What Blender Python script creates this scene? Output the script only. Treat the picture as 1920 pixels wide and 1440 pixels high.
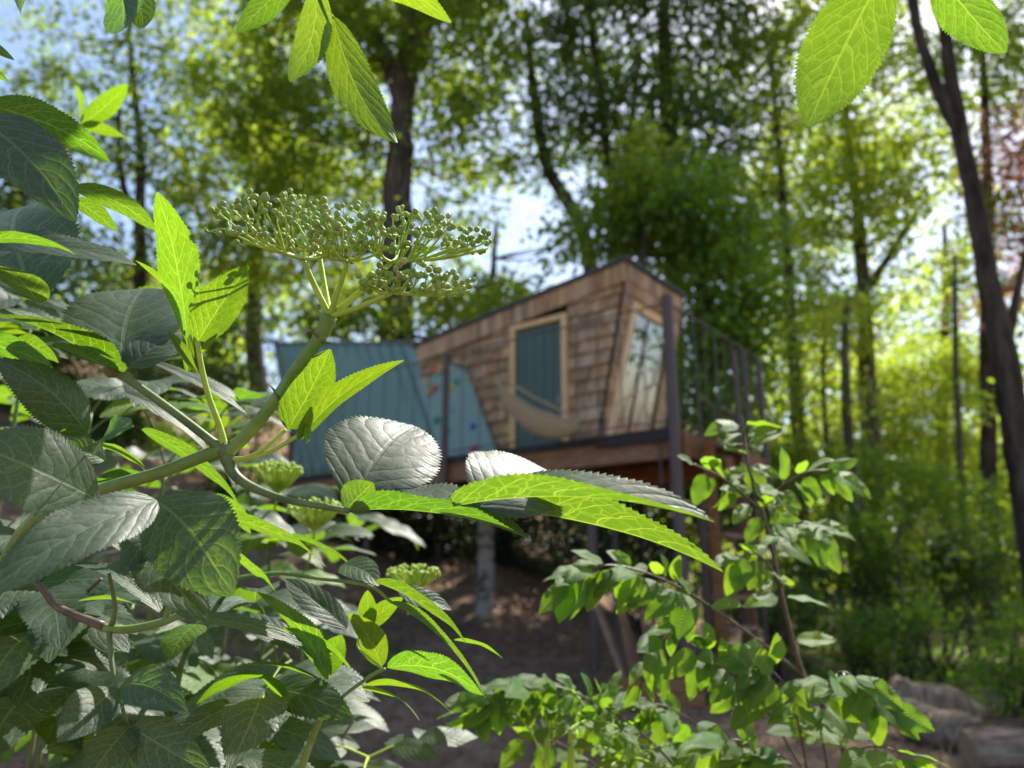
import bpy, math, random
import numpy as np
from mathutils import Vector, Matrix

for o in list(bpy.data.objects):
    bpy.data.objects.remove(o)
random.seed(7)
RNG = np.random.default_rng(11)
sc = bpy.context.scene
COL = sc.collection
R = math.radians

# ------------------------------------------------------------------ camera
PITCH = math.atan(380 / 1440)
FPX = 1440.0
EYE = Vector((0, 0, 1.5))
cam = bpy.data.cameras.new('camera')
cam.lens = 27.0
cam.sensor_width = 36.0
cam.clip_start = 0.02
cam.clip_end = 2000
cam.dof.use_dof = True
cam.dof.focus_distance = 0.52
cam.dof.aperture_fstop = 6.2
camo = bpy.data.objects.new('camera', cam)
COL.objects.link(camo)
camo.location = EYE
camo.rotation_euler = (math.pi / 2 + PITCH, 0, 0)
sc.camera = camo

# ------------------------------------------------------------------ world, sun, exposure
SUN_EL, SUN_AZ = R(54), R(34)          # azimuth measured from +Y towards +X
w = bpy.data.worlds.new('World')
sc.world = w
w.use_nodes = True
wn = w.node_tree
sky = wn.nodes.new('ShaderNodeTexSky')
sky.sky_type = 'NISHITA'
sky.sun_disc = False
sky.sun_elevation = SUN_EL
sky.sun_rotation = SUN_AZ
sky.air_density = 1.0
sky.dust_density = 1.4
bg = wn.nodes['Background']
bg.inputs['Strength'].default_value = 0.115
wn.links.new(sky.outputs[0], bg.inputs['Color'])
sl = bpy.data.lights.new('sun', 'SUN')
sl.energy = 5.0
sl.angle = R(0.53)
sl.color = (1.0, 0.95, 0.86)
so = bpy.data.objects.new('sun', sl)
COL.objects.link(so)
sd = Vector((math.sin(SUN_AZ) * math.cos(SUN_EL), math.cos(SUN_AZ) * math.cos(SUN_EL), math.sin(SUN_EL)))
so.rotation_euler = sd.to_track_quat('Z', 'Y').to_euler()
so.location = sd * 50
sc.view_settings.view_transform = 'Standard'
sc.view_settings.look = 'None'
sc.view_settings.gamma = 1
sc.view_settings.exposure = 1.27
sc.view_settings.use_curve_mapping = False
sc.render.engine = 'CYCLES'
cy = sc.cycles
cy.use_denoising = True
cy.max_bounces = 7
cy.diffuse_bounces = 4
cy.glossy_bounces = 2
cy.transmission_bounces = 4
cy.transparent_max_bounces = 8
cy.caustics_reflective = False
cy.caustics_refractive = False
cy.sample_clamp_indirect = 6

# ------------------------------------------------------------------ geometry helpers
CR = Vector((1, 0, 0))
CF = Vector((0, math.cos(PITCH), math.sin(PITCH)))
CU = Vector((0, -math.sin(PITCH), math.cos(PITCH)))


def ray(px, py):
    return CF + CR * ((px - 960) / FPX) + CU * ((720 - py) / FPX)


def D(px, py, d):          # depth along the optical axis
    return EYE + ray(px, py) * d


def W(px, py, Y):          # at world distance Y
    r = ray(px, py)
    return EYE + r * (Y / r.y)


def PP(px, py, p0, n):     # on a plane
    r = ray(px, py)
    return EYE + r * ((p0 - EYE).dot(n) / r.dot(n))


def screen(v):             # vector in photo axes (right, up, towards viewer) to world
    return CR * v[0] + CU * v[1] - CF * v[2]


def sstep(a, b, x):
    t = min(1, max(0, (x - a) / (b - a)))
    return t * t * (3 - 2 * t)


def ground_z(x, y):
    left = sstep(4.5, -1.5, x)
    h = 0.28 * sstep(7, 10, y) * sstep(6, 2.5, x)
    h += left * (0.22 * max(0, min(y, 13) - 10) * sstep(9.5, 12, y) + .50 * max(0, min(y, 22) - 13))
    h += 0.30 * max(0, min(-2.2 - x, 9)) * sstep(5, 10, y)
    h += 0.05 * math.sin(x * 1.3 + y * .7) * math.sin(y * 1.1 - x * .4) * sstep(1.5, 4, y)
    return h


class MB:
    def __init__(s):
        s.v = []; s.f = []

    def tube(s, pts, rad, n=8, cap=True):
        pts = [Vector(p) for p in pts]
        if not hasattr(rad, '__len__'):
            rad = [rad] * len(pts)
        base = len(s.v)
        u = None
        for i, p in enumerate(pts):
            t = (pts[min(i + 1, len(pts) - 1)] - pts[max(i - 1, 0)]).normalized()
            if u is None:
                u = t.orthogonal().normalized()
            u = (u - t * u.dot(t)).normalized()
            q = t.cross(u)
            for k in range(n):
                a = 2 * math.pi * k / n
                s.v.append(p + (u * math.cos(a) + q * math.sin(a)) * rad[i])
        for i in range(len(pts) - 1):
            for k in range(n):
                a = base + i * n + k; b = base + i * n + (k + 1) % n
                s.f.append((a, b, b + n, a + n))
        if cap:
            s.f.append(tuple(base + k for k in reversed(range(n))))
            s.f.append(tuple(base + (len(pts) - 1) * n + k for k in range(n)))
        return s

    def slab(s, quad, off):   # polygon extruded by a vector
        b = len(s.v); n = len(quad)
        for p in quad: s.v.append(Vector(p))
        for p in quad: s.v.append(Vector(p) + off)
        s.f.append(tuple(b + i for i in range(n)))
        s.f.append(tuple(b + n + i for i in reversed(range(n))))
        for i in range(n):
            j = (i + 1) % n
            s.f.append((b + j, b + i, b + n + i, b + n + j))
        return s

    def box(s, c, x, y, z):   # centre and half axes
        c = Vector(c)
        return s.slab([c - x - y - z, c + x - y - z, c + x + y - z, c - x + y - z], z * 2)

    def build(s, name, m, parent=None, smooth=False, bevel=0):
        me = bpy.data.meshes.new(name)
        me.from_pydata([tuple(p) for p in s.v], [], s.f)
        if smooth:
            me.polygons.foreach_set('use_smooth', [True] * len(me.polygons))
        me.materials.append(m)
        me.update()
        o = link(name, me, parent)
        if bevel:
            b = o.modifiers.new('bevel', 'BEVEL'); b.width = bevel; b.segments = 2; b.limit_method = 'ANGLE'
        return o


def link(name, me, parent=None):
    o = bpy.data.objects.new(name, me)
    COL.objects.link(o)
    if parent is not None:
        o.parent = parent
        if parent.type == 'EMPTY':
            o.matrix_parent_inverse = Matrix.Translation(-parent.location)
    return o


def tag(o, label, cat, group=None):
    o['label'] = label; o['category'] = cat
    if group: o['group'] = group
    return o


def thing(name, loc, label, cat, group=None):
    o = bpy.data.objects.new(name, None)
    COL.objects.link(o)
    o.location = loc
    o.empty_display_size = 0.1
    return tag(o, label, cat, group)


def bez(pts, n=10):        # smooth line through points (Catmull-Rom)
    pts = [Vector(p) for p in pts]
    P = [pts[0] * 2 - pts[1]] + pts + [pts[-1] * 2 - pts[-2]]
    out = []
    for i in range(1, len(P) - 2):
        for k in range(n):
            t = k / n
            a, b, c, d = P[i - 1], P[i], P[i + 1], P[i + 2]
            out.append(.5 * ((2 * b) + (c - a) * t + (2 * a - 5 * b + 4 * c - d) * t * t + (3 * b - a - 3 * c + d) * t ** 3))
    out.append(pts[-1])
    return out


def lerp(a, b, n):
    return [a + (b - a) * i / (n - 1) for i in range(n)]


# ------------------------------------------------------------------ material helpers
class NM:
    def __init__(s, name):
        s.m = bpy.data.materials.new(name)
        s.m.use_nodes = True
        s.t = s.m.node_tree
        s.t.nodes.clear()
        s.out = s.t.nodes.new('ShaderNodeOutputMaterial')

    def n(s, typ, ins=None, **props):
        nd = s.t.nodes.new('ShaderNode' + typ)
        for k, v in props.items(): setattr(nd, k, v)
        for k, v in (ins or {}).items(): s.set(nd.inputs[k], v)
        return nd

    def set(s, sock, v):
        if isinstance(v, bpy.types.NodeSocket): s.t.links.new(v, sock)
        else:
            if isinstance(v, tuple) and len(v) == 3 and sock.type == 'RGBA': v = v + (1,)
            sock.default_value = v

    def ma(s, op, a, b=0.0, c=0.0):
        nd = s.n('Math', {0: a, 1: b, 2: c}, operation=op)
        return nd.outputs[0]

    def ramp(s, x, lo, hi):
        nd = s.n('MapRange', {'Value': x, 'From Min': lo, 'From Max': hi})
        nd.interpolation_type = 'SMOOTHSTEP'
        return nd.outputs[0]

    def mix(s, f, a, b):
        nd = s.n('Mix', data_type='RGBA')
        s.set(nd.inputs[0], f); s.set(nd.inputs[6], a); s.set(nd.inputs[7], b)
        return nd.outputs[2]

    def noise(s, scale, detail=3, vec=None, rough=.55):
        nd = s.n('TexNoise', {'Scale': scale, 'Detail': detail, 'Roughness': rough})
        if vec is not None: s.set(nd.inputs['Vector'], vec)
        return nd.outputs['Fac']

    def obj(s):
        return s.n('TexCoord').outputs['Object']

    def mapping(s, vec, scale):
        return s.n('Mapping', {'Vector': vec, 'Scale': scale}).outputs[0]

    def bump(s, h, strength, dist):
        return s.n('Bump', {'Height': h, 'Strength': strength, 'Distance': dist}).outputs[0]

    def pbr(s, color, rough=.6, spec=.4, normal=None, **kw):
        ins = {'Base Color': color, 'Roughness': rough, 'Specular IOR Level': spec}
        if normal is not None: ins['Normal'] = normal
        ins.update(kw)
        return s.n('BsdfPrincipled', ins).outputs[0]

    def done(s, sh):
        s.t.links.new(sh, s.out.inputs[0])
        return s.m


def leaf_mat(name, base, trans, vein, tvein, nveins, slant, rough, spec, tmix, net=True, quilt=.6):
    g = NM(name)
    uv = g.n('UVMap').outputs[0]
    nz = g.n('TexNoise', {'Vector': uv, 'Scale': 5.0, 'Detail': 2})
    wob = g.ma('MULTIPLY', g.ma('SUBTRACT', nz.outputs['Fac'], .5), .10 if net else .02)
    sep = g.n('SeparateXYZ', {0: uv})
    u, v = sep.outputs[0], sep.outputs[1]
    sgn = g.ma('SUBTRACT', g.ma('MULTIPLY', v, 2.0), 1.0)
    s_ = g.ma('ABSOLUTE', sgn)
    side = g.ma('MULTIPLY', g.ma('GREATER_THAN', sgn, 0.0), .45 if net else 0.0)
    ph = g.ma('ADD', g.ma('MULTIPLY', g.ma('ADD', g.ma('SUBTRACT', u, g.ma('MULTIPLY', g.ma('POWER', s_, 1.3), slant)), wob), float(nveins)), side)
    d = g.ma('ABSOLUTE', g.ma('SUBTRACT', g.ma('MULTIPLY', g.ma('FRACT', ph), 2.0), 1.0))
    sec = g.ramp(d, .88, .985)
    if net:
        sec = g.ma('MULTIPLY', sec, g.ramp(s_, .96, .72))
    rib = g.ramp(s_, .055, .02)
    mask = g.ma('MAXIMUM', sec, rib)
    bulge = g.ma('SUBTRACT', 1.0, g.ma('POWER', d, 3.0))
    if net:
        vo = g.n('TexVoronoi', {'Vector': g.n('Mapping', {'Vector': uv, 'Scale': (11, 7, 1)}).outputs[0], 'Scale': 1.0}, feature='DISTANCE_TO_EDGE')
        vd = vo.outputs['Distance']
        netm = g.ma('MULTIPLY', g.ramp(vd, .06, .015), .5)
        vo2 = g.n('TexVoronoi', {'Vector': g.n('Mapping', {'Vector': uv, 'Scale': (34, 20, 1)}).outputs[0], 'Scale': 1.0}, feature='DISTANCE_TO_EDGE')
        fine = g.ramp(vo2.outputs['Distance'], .10, .02)
        mask = g.ma('MAXIMUM', mask, netm)
        mask = g.ma('MAXIMUM', mask, g.ma('MULTIPLY', fine, .12))
        bulge = g.ma('ADD', g.ma('MULTIPLY', bulge, .8), g.ma('MULTIPLY', g.ramp(vd, 0, .25), .28))
        bulge = g.ma('ADD', bulge, g.ma('MULTIPLY', g.ramp(vo2.outputs['Distance'], 0, .3), .07))
    bulge = g.ma('SUBTRACT', bulge, g.ma('MULTIPLY', rib, .7))
    rnd = g.n('ObjectInfo').outputs['Random']
    mott = g.noise(9.0, 4, g.n('Mapping', {'Vector': uv, 'Scale': (2, 1, 1)}).outputs[0])
    val = g.ma('ADD', .72, g.ma('ADD', g.ma('MULTIPLY', rnd, .36), g.ma('MULTIPLY', mott, .36)))
    hue = g.ma('ADD', .49, g.ma('MULTIPLY', g.ma('FRACT', g.ma('MULTIPLY', rnd, 7.3)), .022))
    def hv(c):
        return g.n('HueSaturation', {'Color': c, 'Value': val, 'Hue': hue}).outputs[0]
    cb = hv(g.mix(g.ma('MULTIPLY', mask, .55), base, vein))
    ct = hv(g.mix(mask, trans, tvein))
    # scattered blemishes
    sp = g.n('TexNoise', {'Vector': uv, 'Scale': 22.0, 'Detail': 2}).outputs['Fac']
    bl = g.ma('MULTIPLY', g.ramp(g.noise(7.0, 5, g.n('VectorMath', {0: uv, 1: g.n('CombineXYZ', {0: g.ma('MULTIPLY', rnd, 40.0)}).outputs[0]}, operation='ADD').outputs[0], .7), .66, .70), .75)
    cb = g.mix(bl, g.mix(g.ma('MULTIPLY', g.ramp(sp, .72, .76), .6), cb, (.16, .12, .05)), (.17, .11, .045))
    ct = g.mix(bl, ct, (.22, .16, .03))
    bulge = g.ma('ADD', bulge, g.ma('MULTIPLY', g.noise(70.0, 3, g.n('Mapping', {'Vector': uv, 'Scale': (2, 1, 1)}).outputs[0]), .22))
    nb = g.bump(bulge, quilt, .0009 if net else .0022)
    p = g.pbr(cb, g.ma('ADD', rough - .12, g.ma('MULTIPLY', mott, .26)), spec, nb)
    t = g.n('BsdfTranslucent', {'Color': ct, 'Normal': nb}).outputs[0]
    mx = g.n('MixShader', {0: tmix, 1: p, 2: t}).outputs[0]
    hv_ = g.noise(10.0, 2, g.n('VectorMath', {0: uv, 1: g.n('CombineXYZ', {1: g.ma('MULTIPLY', rnd, 57.0)}).outputs[0]}, operation='ADD').outputs[0], .4)
    hole = g.ma('GREATER_THAN', hv_, .765)
    mx = g.n('MixShader', {0: hole, 1: mx, 2: g.n('BsdfTransparent').outputs[0]}).outputs[0]
    return g.done(mx)


M_ELDER = leaf_mat('elder_leaf', (.030, .052, .032), (.13, .28, .006), (.08, .115, .08), (.34, .54, .035), 7, .30, .52, .6, .38, quilt=.32)
M_YOUNG = leaf_mat('elder_young_leaf', (.065, .125, .018), (.19, .335, .005), (.14, .24, .045), (.34, .50, .03), 7, .34, .5, .35, .46, quilt=.4)
M_HORN = leaf_mat('hornbeam_leaf', (.08, .17, .03), (.34, .58, .02), (.13, .24, .06), (.46, .66, .09), 12, .42, .52, .4, .42, net=False, quilt=.8)


def crown_mat(name, base, trans, tmix=.5, var=.5, hue=.05, rough=.45):
    g = NM(name)
    r = g.n('NewGeometry').outputs['Random Per Island']
    val = g.ma('ADD', 1 - var / 2, g.ma('MULTIPLY', r, var))
    h = g.ma('ADD', .5 - hue / 2, g.ma('MULTIPLY', g.ma('FRACT', g.ma('MULTIPLY', r, 13.7)), hue))
    cb = g.n('HueSaturation', {'Color': base + (1,), 'Value': val, 'Hue': h}).outputs[0]
    ct = g.n('HueSaturation', {'Color': trans + (1,), 'Value': val, 'Hue': h}).outputs[0]
    p = g.pbr(cb, rough, .4)
    t = g.n('BsdfTranslucent', {'Color': ct}).outputs[0]
    return g.done(g.n('MixShader', {0: tmix, 1: p, 2: t}).outputs[0])


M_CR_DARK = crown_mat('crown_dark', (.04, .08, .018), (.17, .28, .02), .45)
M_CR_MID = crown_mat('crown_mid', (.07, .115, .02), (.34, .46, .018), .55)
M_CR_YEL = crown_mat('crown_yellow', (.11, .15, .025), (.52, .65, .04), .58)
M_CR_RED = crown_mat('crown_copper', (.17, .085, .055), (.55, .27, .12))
M_CR_SHADE = crown_mat('shade_dark_leaf', (.018, .035, .012), (.05, .09, .01), .25)  # leaf colour darkened to stand for the deep shade under the deck
M_CR_SHRUB = crown_mat('shrub_leaf', (.05, .11, .025), (.33, .52, .015))


def bark_mat(name, c1, c2, scale=8, moss=None):
    g = NM(name)
    o = g.obj()
    st = g.mapping(o, (1, 1, .22))
    n1 = g.noise(scale, 6, st, .65)
    n2 = g.noise(scale * .3, 3, o)
    c = g.mix(g.ramp(n1, .35, .68), c1, c2)
    if moss: c = g.mix(g.ma('MULTIPLY', g.ramp(n2, .5, .62), .8), c, moss)
    return g.done(g.pbr(c, .9, .15, g.bump(n1, 1.0, .06)))


M_BARK = bark_mat('bark_grey', (.035, .028, .022), (.13, .11, .085))
M_BARK_D = bark_mat('bark_dark', (.022, .017, .013), (.085, .07, .052), 9)
M_BARK_G = bark_mat('bark_mossy', (.04, .04, .025), (.14, .13, .08), 8, (.06, .09, .02))


def birch_mat():
    g = NM('birch_bark')
    o = g.obj()
    n1 = g.noise(5, 4, g.mapping(o, (1, 1, 2.6)), .7)
    n2 = g.noise(14, 3, o)
    c = g.mix(g.ramp(n1, .5, .58), (.27, .25, .22), (.025, .02, .018))
    c = g.mix(g.ma('MULTIPLY', n2, .35), c, (.2, .17, .13))
    return g.done(g.pbr(c, .75, .25, g.bump(n1, .5, .02)))


M_BIRCH = birch_mat()


def stem_mat(name, c1, c2, tr=0.0, spec=.4, rough=.45):
    g = NM(name)
    o = g.obj()
    n1 = g.noise(60, 3, o)
    n2 = g.noise(420, 2, o)
    c = g.mix(g.ramp(n1, .35, .7), c1, c2)
    c = g.mix(g.ramp(n2, .68, .74), c, (.16, .14, .07))
    return g.done(g.pbr(c, rough, spec, g.bump(n2, .25, .0005), **{'Subsurface Weight': tr, 'Subsurface Radius': (.002, .003, .0005)}))


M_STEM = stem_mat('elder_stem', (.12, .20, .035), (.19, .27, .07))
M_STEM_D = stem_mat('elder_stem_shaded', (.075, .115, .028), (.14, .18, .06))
M_SHOOT = stem_mat('elder_shoot', (.30, .43, .05), (.40, .52, .08), 0, .25, .55)
M_TWIG = stem_mat('brown_twig', (.07, .045, .03), (.14, .10, .07))
M_BUD = stem_mat('bud', (.17, .27, .055), (.31, .38, .10), 0, .2, .6)


def wood_mat(name, c1, c2, grain=(3, 3, 40), rough=.75, weather=0.0):
    g = NM(name)
    o = g.obj()
    rnd = g.n('ObjectInfo').outputs['Random']
    off = g.n('VectorMath', {0: o, 1: g.n('CombineXYZ', {0: g.ma('MULTIPLY', rnd, 31.0), 1: g.ma('MULTIPLY', rnd, 17.0)}).outputs[0]}, operation='ADD').outputs[0]
    n1 = g.noise(3.0, 5, g.mapping(off, grain), .6)
    n2 = g.noise(2.2, 3, off)
    c = g.mix(g.ramp(n1, .3, .7), c1, c2)
    c = g.mix(g.ma('MULTIPLY', g.ramp(n2, .42, .7), weather), c, (.20, .18, .16))
    c = g.n('HueSaturation', {'Color': c, 'Value': g.ma('ADD', .68, g.ma('MULTIPLY', rnd, .6)), 'Saturation': g.ma('ADD', .8, g.ma('MULTIPLY', g.ma('FRACT', g.ma('MULTIPLY', rnd, 9.1)), .35))}).outputs[0]
    return g.done(g.pbr(c, rough, .25, g.bump(n1, .4, .01)))


M_SHINGLE = wood_mat('cedar_shingle', (.28, .165, .085), (.50, .33, .185), (9, 9, .8), .8, .18)
M_OAK = wood_mat('pale_timber', (.52, .33, .14), (.70, .48, .24), (10, 10, 1), .6)
M_BEAM = wood_mat('brown_timber', (.13, .062, .03), (.24, .125, .06), (2, 2, 10), .75, .15)
M_PLANK = wood_mat('deck_timber', (.14, .075, .04), (.25, .145, .075), (3, 3, 3), .8, .3)


def plain(name, c, rough=.5, spec=.4, metal=0.0, var=.15, nscale=3.0, bump=0.0):
    g = NM(name)
    o = g.obj()
    n = g.noise(nscale, 5, o, .6)
    hs = g.n('HueSaturation', {'Color': c + (1,), 'Value': g.ma('ADD', 1 - var, g.ma('MULTIPLY', n, 2 * var))}).outputs[0]
    nb = g.bump(g.noise(nscale * 9, 4, o), bump, .01) if bump else None
    return g.done(g.pbr(hs, g.ma('ADD', rough - .08, g.ma('MULTIPLY', n, .16)), spec, nb, Metallic=metal))


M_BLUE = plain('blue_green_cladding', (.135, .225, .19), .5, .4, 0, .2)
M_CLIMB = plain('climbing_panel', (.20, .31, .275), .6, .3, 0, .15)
M_SEAM = plain('cladding_seam', (.05, .075, .08), .5, .4)
M_DOOR = plain('door_green', (.055, .105, .085), .5, .4, 0, .15)
M_STEEL = plain('brown_steel', (.085, .06, .055), .5, .4, .2, .2)
M_CHAN = plain('black_channel', (.02, .018, .017), .6, .3)
M_ROOF = plain('roof_felt', (.06, .075, .07), .8, .3)
M_INNER = plain('inner_panel', (.30, .20, .11), .7, .3)
M_WIRE = plain('fence_green', (.015, .05, .035), .5, .4)
M_GALV = plain('galvanised_tube', (.42, .42, .44), .4, .5, .6)
HOLDS = {'red': (.55, .07, .03), 'yellow': (.62, .36, .04), 'blue': (.02, .09, .48), 'pink': (.5, .08, .10), 'teal': (.02, .25, .18)}
M_HOLD = {k: plain('hold_' + k, v, .5, .4) for k, v in HOLDS.items()}


def cloth_mat():
    g = NM('hammock_cloth')
    o = g.obj()
    n = g.noise(40, 3, o)
    c = g.mix(n, (.42, .33, .21), (.62, .52, .36))
    p = g.pbr(c, .9, .1, g.bump(g.noise(160, 2, o), .3, .003))
    t = g.n('BsdfTranslucent', {'Color': (.45, .36, .22, 1)}).outputs[0]
    cl = g.n('MixShader', {0: .3, 1: p, 2: t}).outputs[0]
    return g.done(g.n('MixShader', {0: .22, 1: cl, 2: g.n('BsdfTransparent').outputs[0]}).outputs[0])


M_CLOTH = cloth_mat()


def glass_mat():
    g = NM('window_glass')
    lw = g.n('Fresnel', {'IOR': 1.9}).outputs[0]
    gl = g.n('BsdfGlossy', {'Color': (.95, .97, 1, 1), 'Roughness': .015}).outputs[0]
    tr = g.n('BsdfTransparent', {'Color': (.75, .8, .78, 1)}).outputs[0]
    return g.done(g.n('MixShader', {0: g.ma('ADD', lw, .10), 1: tr, 2: gl}).outputs[0])


M_GLASS = glass_mat()


def soil_mat():
    g = NM('soil')
    o = g.obj()
    a = g.noise(.5, 5, o)
    b = g.noise(6, 6, o, .7)
    c = g.noise(45, 4, o, .7)
    col = g.mix(g.ramp(b, .3, .7), (.13, .082, .054), (.29, .19, .125))
    col = g.mix(g.ma('MULTIPLY', g.ramp(c, .55, .75), .55), col, (.32, .24, .16))
    col = g.mix(g.ma('MULTIPLY', g.ramp(a, .5, .68), .35), col, (.05, .06, .022))
    h = g.ma('ADD', g.ma('MULTIPLY', b, .6), g.ma('MULTIPLY', c, .4))
    return g.done(g.pbr(col, .95, .1, g.bump(h, .9, .05)))


M_SOIL = soil_mat()
M_LITTER = crown_mat('dry_litter', (.20, .13, .075), (.15, .08, .04), .15, .8, .04, .8)

# ------------------------------------------------------------------ ground
xs = np.unique(np.concatenate([np.linspace(-14, 14, 113), np.linspace(-400, 400, 41)]))
ys = np.unique(np.concatenate([np.linspace(-4, 26, 121), np.linspace(-300, 600, 46)]))
gv = [(float(x), float(y), ground_z(float(x), float(y)) + (RNG.normal(0, .012) if abs(x) < 14 and -4 < y < 26 else 0)) for y in ys for x in xs]
nx = len(xs)
gf = [(j * nx + i, j * nx + i + 1, (j + 1) * nx + i + 1, (j + 1) * nx + i) for j in range(len(ys) - 1) for i in range(nx - 1)]
me = bpy.data.meshes.new('ground')
me.from_pydata(gv, [], gf)
me.polygons.foreach_set('use_smooth', [True] * len(me.polygons))
me.materials.append(M_SOIL)
ground = link('ground', me)
ground['kind'] = 'structure'
ground['label'] = 'bare brown earth rising to a bank behind the treehouse'


# ------------------------------------------------------------------ leaf clouds (far foliage)
def leaf_cloud(name, centres, size, normals_up=.8, aspect=.62, sizevar=.35):
    """centres: (n,3) array; one folded diamond leaf at each"""
    n = len(centres)
    nrm = RNG.normal(size=(n, 3)); nrm[:, 2] += normals_up
    nrm /= np.linalg.norm(nrm, axis=1)[:, None]
    a = RNG.normal(size=(n, 3)); a[:, 2] -= .3
    a -= nrm * np.sum(a * nrm, axis=1)[:, None]
    a /= np.linalg.norm(a, axis=1)[:, None]
    b = np.cross(nrm, a)
    s = size * (1 + sizevar * RNG.uniform(-1, 1, n))[:, None]
    fold = .22
    v = np.empty((n, 4, 3))
    v[:, 0] = centres - a * s * .5
    v[:, 1] = centres + b * s * aspect * .5 + nrm * s * fold * .5
    v[:, 2] = centres + a * s * .5
    v[:, 3] = centres - b * s * aspect * .5 + nrm * s * fold * .5
    idx = np.arange(n)[:, None] * 4
    tri = np.concatenate([idx + np.array([[0, 1, 2]]), idx + np.array([[0, 2, 3]])], axis=1).reshape(-1)
    me = bpy.data.meshes.new(name)
    me.vertices.add(n * 4)
    me.vertices.foreach_set('co', v.reshape(-1))
    me.loops.add(n * 6)
    me.loops.foreach_set('vertex_index', tri.astype(np.int32))
    me.polygons.add(n * 2)
    me.polygons.foreach_set('loop_start', np.arange(0, n * 6, 3, dtype=np.int32))
    me.update(calc_edges=True)
    return me


def clump_points(c, rad, n, per=26, sig=.16, shell=.55):
    """twig groups through an ellipsoid, leaves gathered round them"""
    m = max(3, int(n / per))
    d = RNG.normal(size=(m, 3)); d /= np.linalg.norm(d, axis=1)[:, None]
    r = RNG.uniform(0, 1, m) ** (1 / 3.) * (1 - shell) + shell * RNG.uniform(.75, 1.05, m)
    tw = np.array(c) + d * r[:, None] * np.array(rad)
    k = RNG.integers(0, m, n)
    sg = sig * RNG.uniform(.6, 1.5, m)[k][:, None]
    off = RNG.normal(size=(n, 3)) * sg * np.array([1.25, 1.25, .7])
    return tw[k] + off


RHO = 5.2
LEAF = 1.3


def tree(name, label, Y, trunks, clumps, mat, bark, leaf=.13, rho=1.2, limbs=True, group=None, cat='tree', depth=1.7, sides=10):
    """trunks: list of [(px,py,width_px[,Y])...] from base to top; clumps: (px,py,rx,ry[,dY]) in the photo's pixels at distance Y"""
    b0 = trunks[0][0]
    base = W(b0[0], b0[1], b0[3] if len(b0) > 3 else Y)
    base.z = ground_z(base.x, base.y) - .05
    t = thing(name, base, label, cat, group)
    leaf *= LEAF
    mb = MB()
    mid = []
    for ti, tr in enumerate(trunks):
        pts, rad = [], []
        for p in tr:
            yy = p[3] if len(p) > 3 else Y
            q = W(p[0], p[1], yy)
            pts.append(q); rad.append(max(.012, p[2] / FPX * yy / 2))
        if ti == 0 or tr[0][1] > 1000:
            pts[0].z = ground_z(pts[0].x, pts[0].y) - .1
        if len(pts) > 1:
            P = bez(pts, 7)
            rr = np.interp(np.linspace(0, len(rad) - 1, len(P)), range(len(rad)), rad)
            P = [p + Vector(RNG.normal(0, 1, 3)) * rr[i] * .06 for i, p in enumerate(P)]
            mb.tube(P, list(rr), sides)
            mid += [(p, rr[i]) for i, p in enumerate(P)]
    pts = []
    for c in clumps:
        yy = Y + (c[4] if len(c) > 4 else 0)
        ctr = W(c[0], c[1], yy)
        k = yy / FPX
        rx, rz = c[2] * k, c[3] * k
        ry = depth * min(rx, rz)
        n = int(RHO * rho * (c[5] if len(c) > 5 else 1) * math.pi * rx * rz / (.31 * leaf * leaf))
        pts.append(clump_points(ctr, (rx, ry, rz), n, per=16, sig=leaf * 1.5))
        if limbs and mid:
            # limb from the trunk (below the clump) into the clump, forking
            cand = [q for q in mid if q[0].z < ctr.z - .2] or mid
            s = min(cand, key=lambda q: (q[0] - ctr).length)
            for f in range(3):
                e = ctr + Vector(RNG.normal(0, .45, 3) * np.array([rx, ry, rz]))
                m_ = s[0].lerp(e, .5) + Vector((0, 0, -.08 * (e - s[0]).length)) + Vector(RNG.normal(0, .1, 3))
                L = (e - s[0]).length
                r0 = min(s[1] * .55, .012 + .012 * L)
                P = bez([s[0], m_, e], 6)
                mb.tube(P, lerp(r0, .008, len(P)), 5)
    mb.build('trunk', bark, t, smooth=True)
    if pts:
        me = leaf_cloud('crown', np.concatenate(pts), leaf)
        me.materials.append(mat)
        c = link('crown', me, t)
        c['kind'] = 'stuff'
    return t


# --- trees behind the treehouse
tree('broadleaf_tree', 'tall tree with the thickest straight grey trunk, rising behind the blue annexe', 17.5,
     [[(742, 900, 84), (744, 640, 70), (745, 400, 62), (752, 230, 54), (770, 60, 44), (785, -200, 42), (790, -600, 30)],
      [(752, 190, 40), (715, 90, 30), (650, -40, 26), (560, -260, 16)],
      [(765, 130, 36), (810, 20, 28), (880, -150, 20)]],
     [(600, 90, 170, 110), (860, 90, 150, 120), (690, 300, 80, 80, 1, .8), (520, 240, 120, 90), (880, 280, 110, 90, 0, .7), (600, 400, 130, 80, 1, .7),
      (860, 430, 80, 60, 1, .45), (480, 470, 100, 80, 1), (640, 530, 90, 60, 1, .6), (740, -60, 300, 110), (560, -300, 280, 160, 0, .6), (900, -330, 280, 170, 0, .45), (740, -620, 320, 200, 0, .5)],
     M_CR_MID, M_BARK, .15, 1.15)
tree('broadleaf_tree', 'yellow-green leafy tree glowing left of the thick grey trunk', 21,
     [[(470, 1000, 40), (476, 600, 32), (490, 300, 26), (500, 60, 18)]],
     [(520, 300, 60, 70, 0, 1.4), (560, 320, 70, 60, 0, 1.2), (430, 180, 110, 90, 0, .7), (400, 330, 90, 80, 0, .6), (470, 20, 140, 80, 0, .6)],
     M_CR_YEL, M_BARK, .15, 1.1)
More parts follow.
